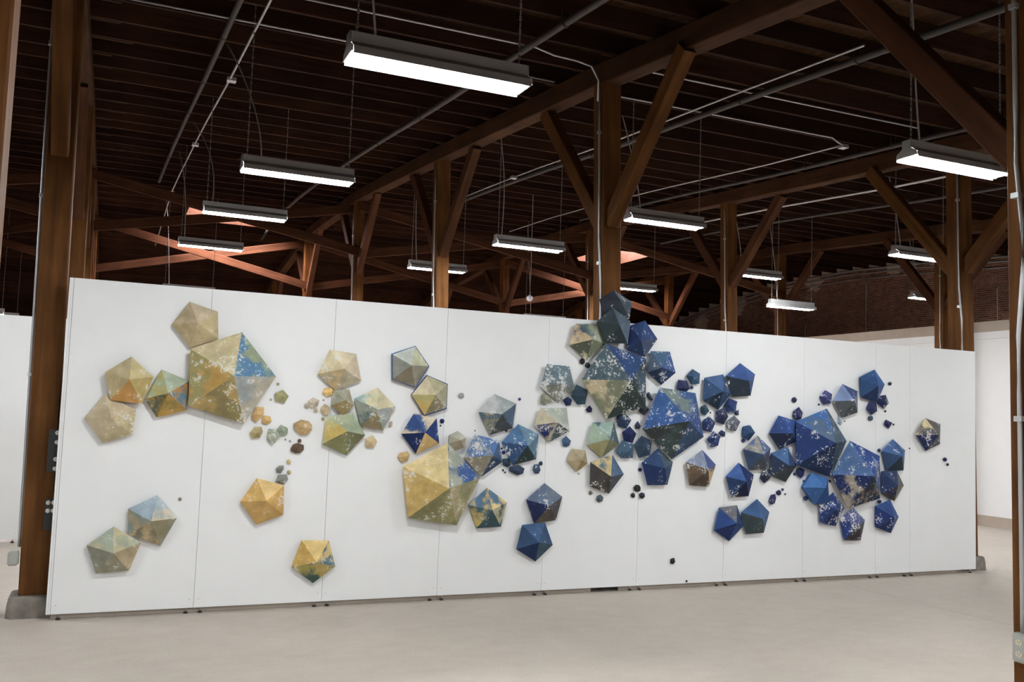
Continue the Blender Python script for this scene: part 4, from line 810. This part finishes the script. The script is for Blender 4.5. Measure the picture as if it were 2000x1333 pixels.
run('sprinkler_pipe', MT['pipe'], .042, along(7.62, 8.0, -7, 12, .10), 'dark sprinkler pipe with a grey conduit beside it, right of the main beam', 'pipe', GS, 9)
run('sprinkler_pipe', MT['pipe'], .036, along(10.9, 11.5, -4, 12, .10), 'dark sprinkler pipe running along the second beam at right', 'pipe', GS, 8)
run('sprinkler_pipe', MT['pipe'], .036, along(14.6, 15.3, -3, 14, .10), 'dark sprinkler pipe far right beyond the second beam', 'pipe', GS, 6)
GC = 'grey conduits under the roof'
c1 = along(1.68, 1.60, -6, 9.1, .10) + [(1.56, 12.2, zj(12.2) - .16), (1.55, 15.4, zj(15.4) - .11), (1.5, 22, zj(22) - .1)]
run('conduit', MT['steel'], .0155, c1, 'thin grey conduit with junction boxes running away at upper left', 'conduit', GC, 0, None, [(1.65, 3.63, zj(3.63) - .09), (1.61, 9.05, zj(9.05) - .09), (1.55, 15.3, zj(15.3) - .1)])
run('conduit', MT['steel'], .014, along(7.56, 7.95, -2.0, 11.6, .045), 'grey conduit riding on the sprinkler pipe right of the main beam', 'conduit', GC, 0, None, [(7.78, 7.9, zj(7.9) - .06)])
run('conduit', MT['steel'], .014, along(10.6, 10.95, 1.53, 15.4, .06), 'grey conduit left of the second beam at right', 'conduit', GC, 0, None, [(10.62, 1.55, zj(1.55) - .06)])
for k, dx in enumerate((0, .06)):
    run('conduit', MT['steel'], .014, along(13.5 + dx, 14.1 + dx, 1.5, 10.2, .05), '%s of twin grey conduits beyond the second beam at right' % ('left' if k == 0 else 'right'), 'conduit', GC, 0, None, [(13.66, 3.7, zj(3.7) - .06)] if k == 0 else ())
def crossrun(x0, x1, y, dz, lab, tail=()):
    run('conduit', MT['steel'], .012, [(x0, y, zj(y) - dz), ((x0 + x1) / 2, y, zj(y) - dz), (x1, y, zj(y) - dz)] + list(tail), lab, 'conduit', GC)
crossrun(-.1, 5.5, 1.36, .005, 'grey conduit strapped along a joist at upper left')
crossrun(1.9, 4.7, .24, .01, 'grey conduit along a joist bending down to the large central post', [(4.95, .24, zj(.24) - .06), (5.25, .24, zj(.24) - .07), (5.45, .24, zj(.24) - .10), (5.56, .26, zj(.24) - .25), (5.57, .28, zj(.24) - .5)])
crossrun(6.1, 10.8, .26, .01, 'upper grey conduit along a joist right of the large central post')
crossrun(6.4, 10.3, 1.44, .005, 'lower grey conduit along a joist right of the large central post', [(10.45, 1.47, zj(1.44) - .05), (10.62, 1.53, zj(1.5) - .06)])
# conduits clipped to posts
def postpipe(r, j, side, z0, z1, lab, rad=.013, dy=0.0):
    y = PY[j]; o = -1 if side < 0 else 1
    pts = []
    for i in range(13):
        z = z0 + (z1 - z0) * i / 12; k = .035 if .45 < i / 12 < .62 and r > 1 else 0
        pts.append((px_at(r, j, z) + o * (PW / 2 + rad + .004 + k * 0), y + dy - (k if k else 0), z))
    m = MB(); m.tube([Vector(p) - Vector(pts[0]) for p in pts], rad, 8)
    t = empty('post_conduit', pts[0]); tag(t, lab, 'conduit', 'conduits on the posts'); m.build('conduit_run', MT['steel'], t, smooth=True)
    for zc in (z0 + (z1 - z0) * .3, z0 + (z1 - z0) * .62, z0 + (z1 - z0) * .9):
        h = MB(); p = Vector((px_at(r, j, zc) + o * (PW / 2 + rad + .004), y + dy, zc)) - Vector(pts[0])
        h.box(p.x - rad * 1.5, p.x + rad * 1.5, p.y - rad * 1.8, p.y + rad * 1.8, p.z - .018, p.z + .018); h.build('clip', MT['steel'], t)
    return t
postpipe(1, 2, -1, .62, 5.9, 'grey conduit down the left side of the tall left post', .013, -.05)
postpipe(2, 1, -1, .66, 5.4, 'grey conduit on the post cropped by the right edge', .016, .03)
postpipe(2, 2, -1, .3, 6.0, 'grey conduit on the left of the large central post', .014, -.06)
postpipe(2, 3, -1, .3, 6.4, 'grey conduit on the post left of centre', .014, -.06)
postpipe(2, 4, -1, .3, 6.8, 'grey conduit on the slim-looking third centre-row post', .014, -.06)
postpipe(3, 2, -1, .3, 5.9, 'grey conduit on the post behind the right end of the wall', .013, -.10)
postpipe(3, 3, -1, .3, 6.4, 'grey conduit on the right-of-centre post', .014, -.06)
postpipe(3, 4, -1, .3, 6.8, 'grey conduit on the dark post beside the central one', .014, -.06)
postpipe(4, 3, -1, .0, 6.2, 'grey conduit on the farther post at the right end of the wall', .013, -.06)
postpipe(4, 4, -1, .0, 6.4, 'pale conduit on the post in front of the brick wall', .014, -.06)
# outlet boxes
def outlet_box(loc, face, label, w_=.115, h=.19, d=.06, sockets=True):
    t = empty('outlet_box', loc); tag(t, label, 'outlet')
    m = MB(); nx = face == 'x'
    if nx: m.box(-d, 0, -w_ / 2, w_ / 2, -h / 2, h / 2)
    else: m.box(-w_ / 2, w_ / 2, -d, 0, -h / 2, h / 2)
    me = m.mesh('box'); bm = bmesh.new(); bm.from_mesh(me); bmesh.ops.bevel(bm, geom=bm.edges[:], offset=.012, segments=2, affect='EDGES'); bm.to_mesh(me); bm.free()
    link('box', me, t, MT['box'])
    for s in ((-1, 1) if sockets else ()):
        r = MB(); n = 14; pts = [(.024 * math.cos(2 * math.pi * k / n), .02 * math.sin(2 * math.pi * k / n) * 1.0) for k in range(n)]
        P = (lambda a, b, e: (-d - e, a, s * .038 + b)) if nx else (lambda a, b, e: (a, -d - e, s * .038 + b))
        r.poly([P(a, b, .004) for a, b in pts])
        for k in range(n):
            a, b = pts[k], pts[(k + 1) % n]; r.poly([P(*a, 0), P(*b, 0), P(*b, .004), P(*a, .004)])
        rc = r.build('receptacle', MT['outlet'], t)
        q = MB()
        for sx_ in (-.008, .008): q.poly([P(sx_ - .0018, -.002, .0045), P(sx_ + .0018, -.002, .0045), P(sx_ + .0018, .010, .0045), P(sx_ - .0018, .010, .0045)])
        q.poly([P(-.003, -.012, .0045), P(.003, -.012, .0045), P(.003, -.007, .0045), P(-.003, -.007, .0045)])
        q.build('slots', MT['slot'], rc)
    return t
outlet_box((px_at(2, 1, .55) - PW / 2, -5.07, .58), 'x', 'grey steel box with two ivory outlets on the right-edge post')
m_ = outlet_box((px_at(1, 2, .5) - PW / 2 - .055, .28, .53), 'y', 'grey steel outlet box low on the tall left post', .09, .13, .09, False)
# black bracket plates with bolts on the right flank of the left post
for zc, hh, lab in ((1.51, .39, 'upper'), (.93, .28, 'lower')):
    t = empty('bracket_plate', (px_at(1, 2, zc) + PW / 2 + .002, .21, zc)); tag(t, '%s black steel bracket plate with zinc bolts on the tall left post' % lab, 'bracket', 'bracket plates on the left post')
    m = MB(); m.box(-.075, .09, -.075, -.062, -hh / 2, hh / 2); m.build('plate', MT['black'], t)
    for bz in ((-.42, -.2, .2, .42) if lab == 'upper' else (.12, .38)):
        for bx_ in ((-.004,) if lab == 'upper' else (-.045, -.0)):
            b = MB(); n = 12
            for rr, yy in ((.021, -.076), (.021, -.08), (.011, -.084)):
                b.v += [(bx_ + rr * math.cos(2 * math.pi * k / n), yy, bz * hh + rr * math.sin(2 * math.pi * k / n)) for k in range(n)]
            for i in range(2):
                for k in range(n): b.f.append((n * i + k, n * i + (k + 1) % n, n * i + n + (k + 1) % n, n * i + n + k))
            b.f.append(tuple(range(2 * n, 3 * n))); b.build('bolt', MT['bolt'], t)
# small white globe hanging near the ridge
t = empty('hanging_globe', (9.2, 10.0, 4.67)); tag(t, 'small white globe on a cord near the rosy braces left of the central post', 'globe')
bm = bmesh.new(); bmesh.ops.create_icosphere(bm, subdivisions=3, radius=.075); me = bpy.data.meshes.new('globe'); bm.to_mesh(me); bm.free(); link('globe', me, t, MT['globe'])
m = MB(); m.tube([(0, 0, .07), (.01, 0, .5), (.0, .0, zj(10.0) - 4.67)], .008, 6); m.build('cord', MT['cord'], t)
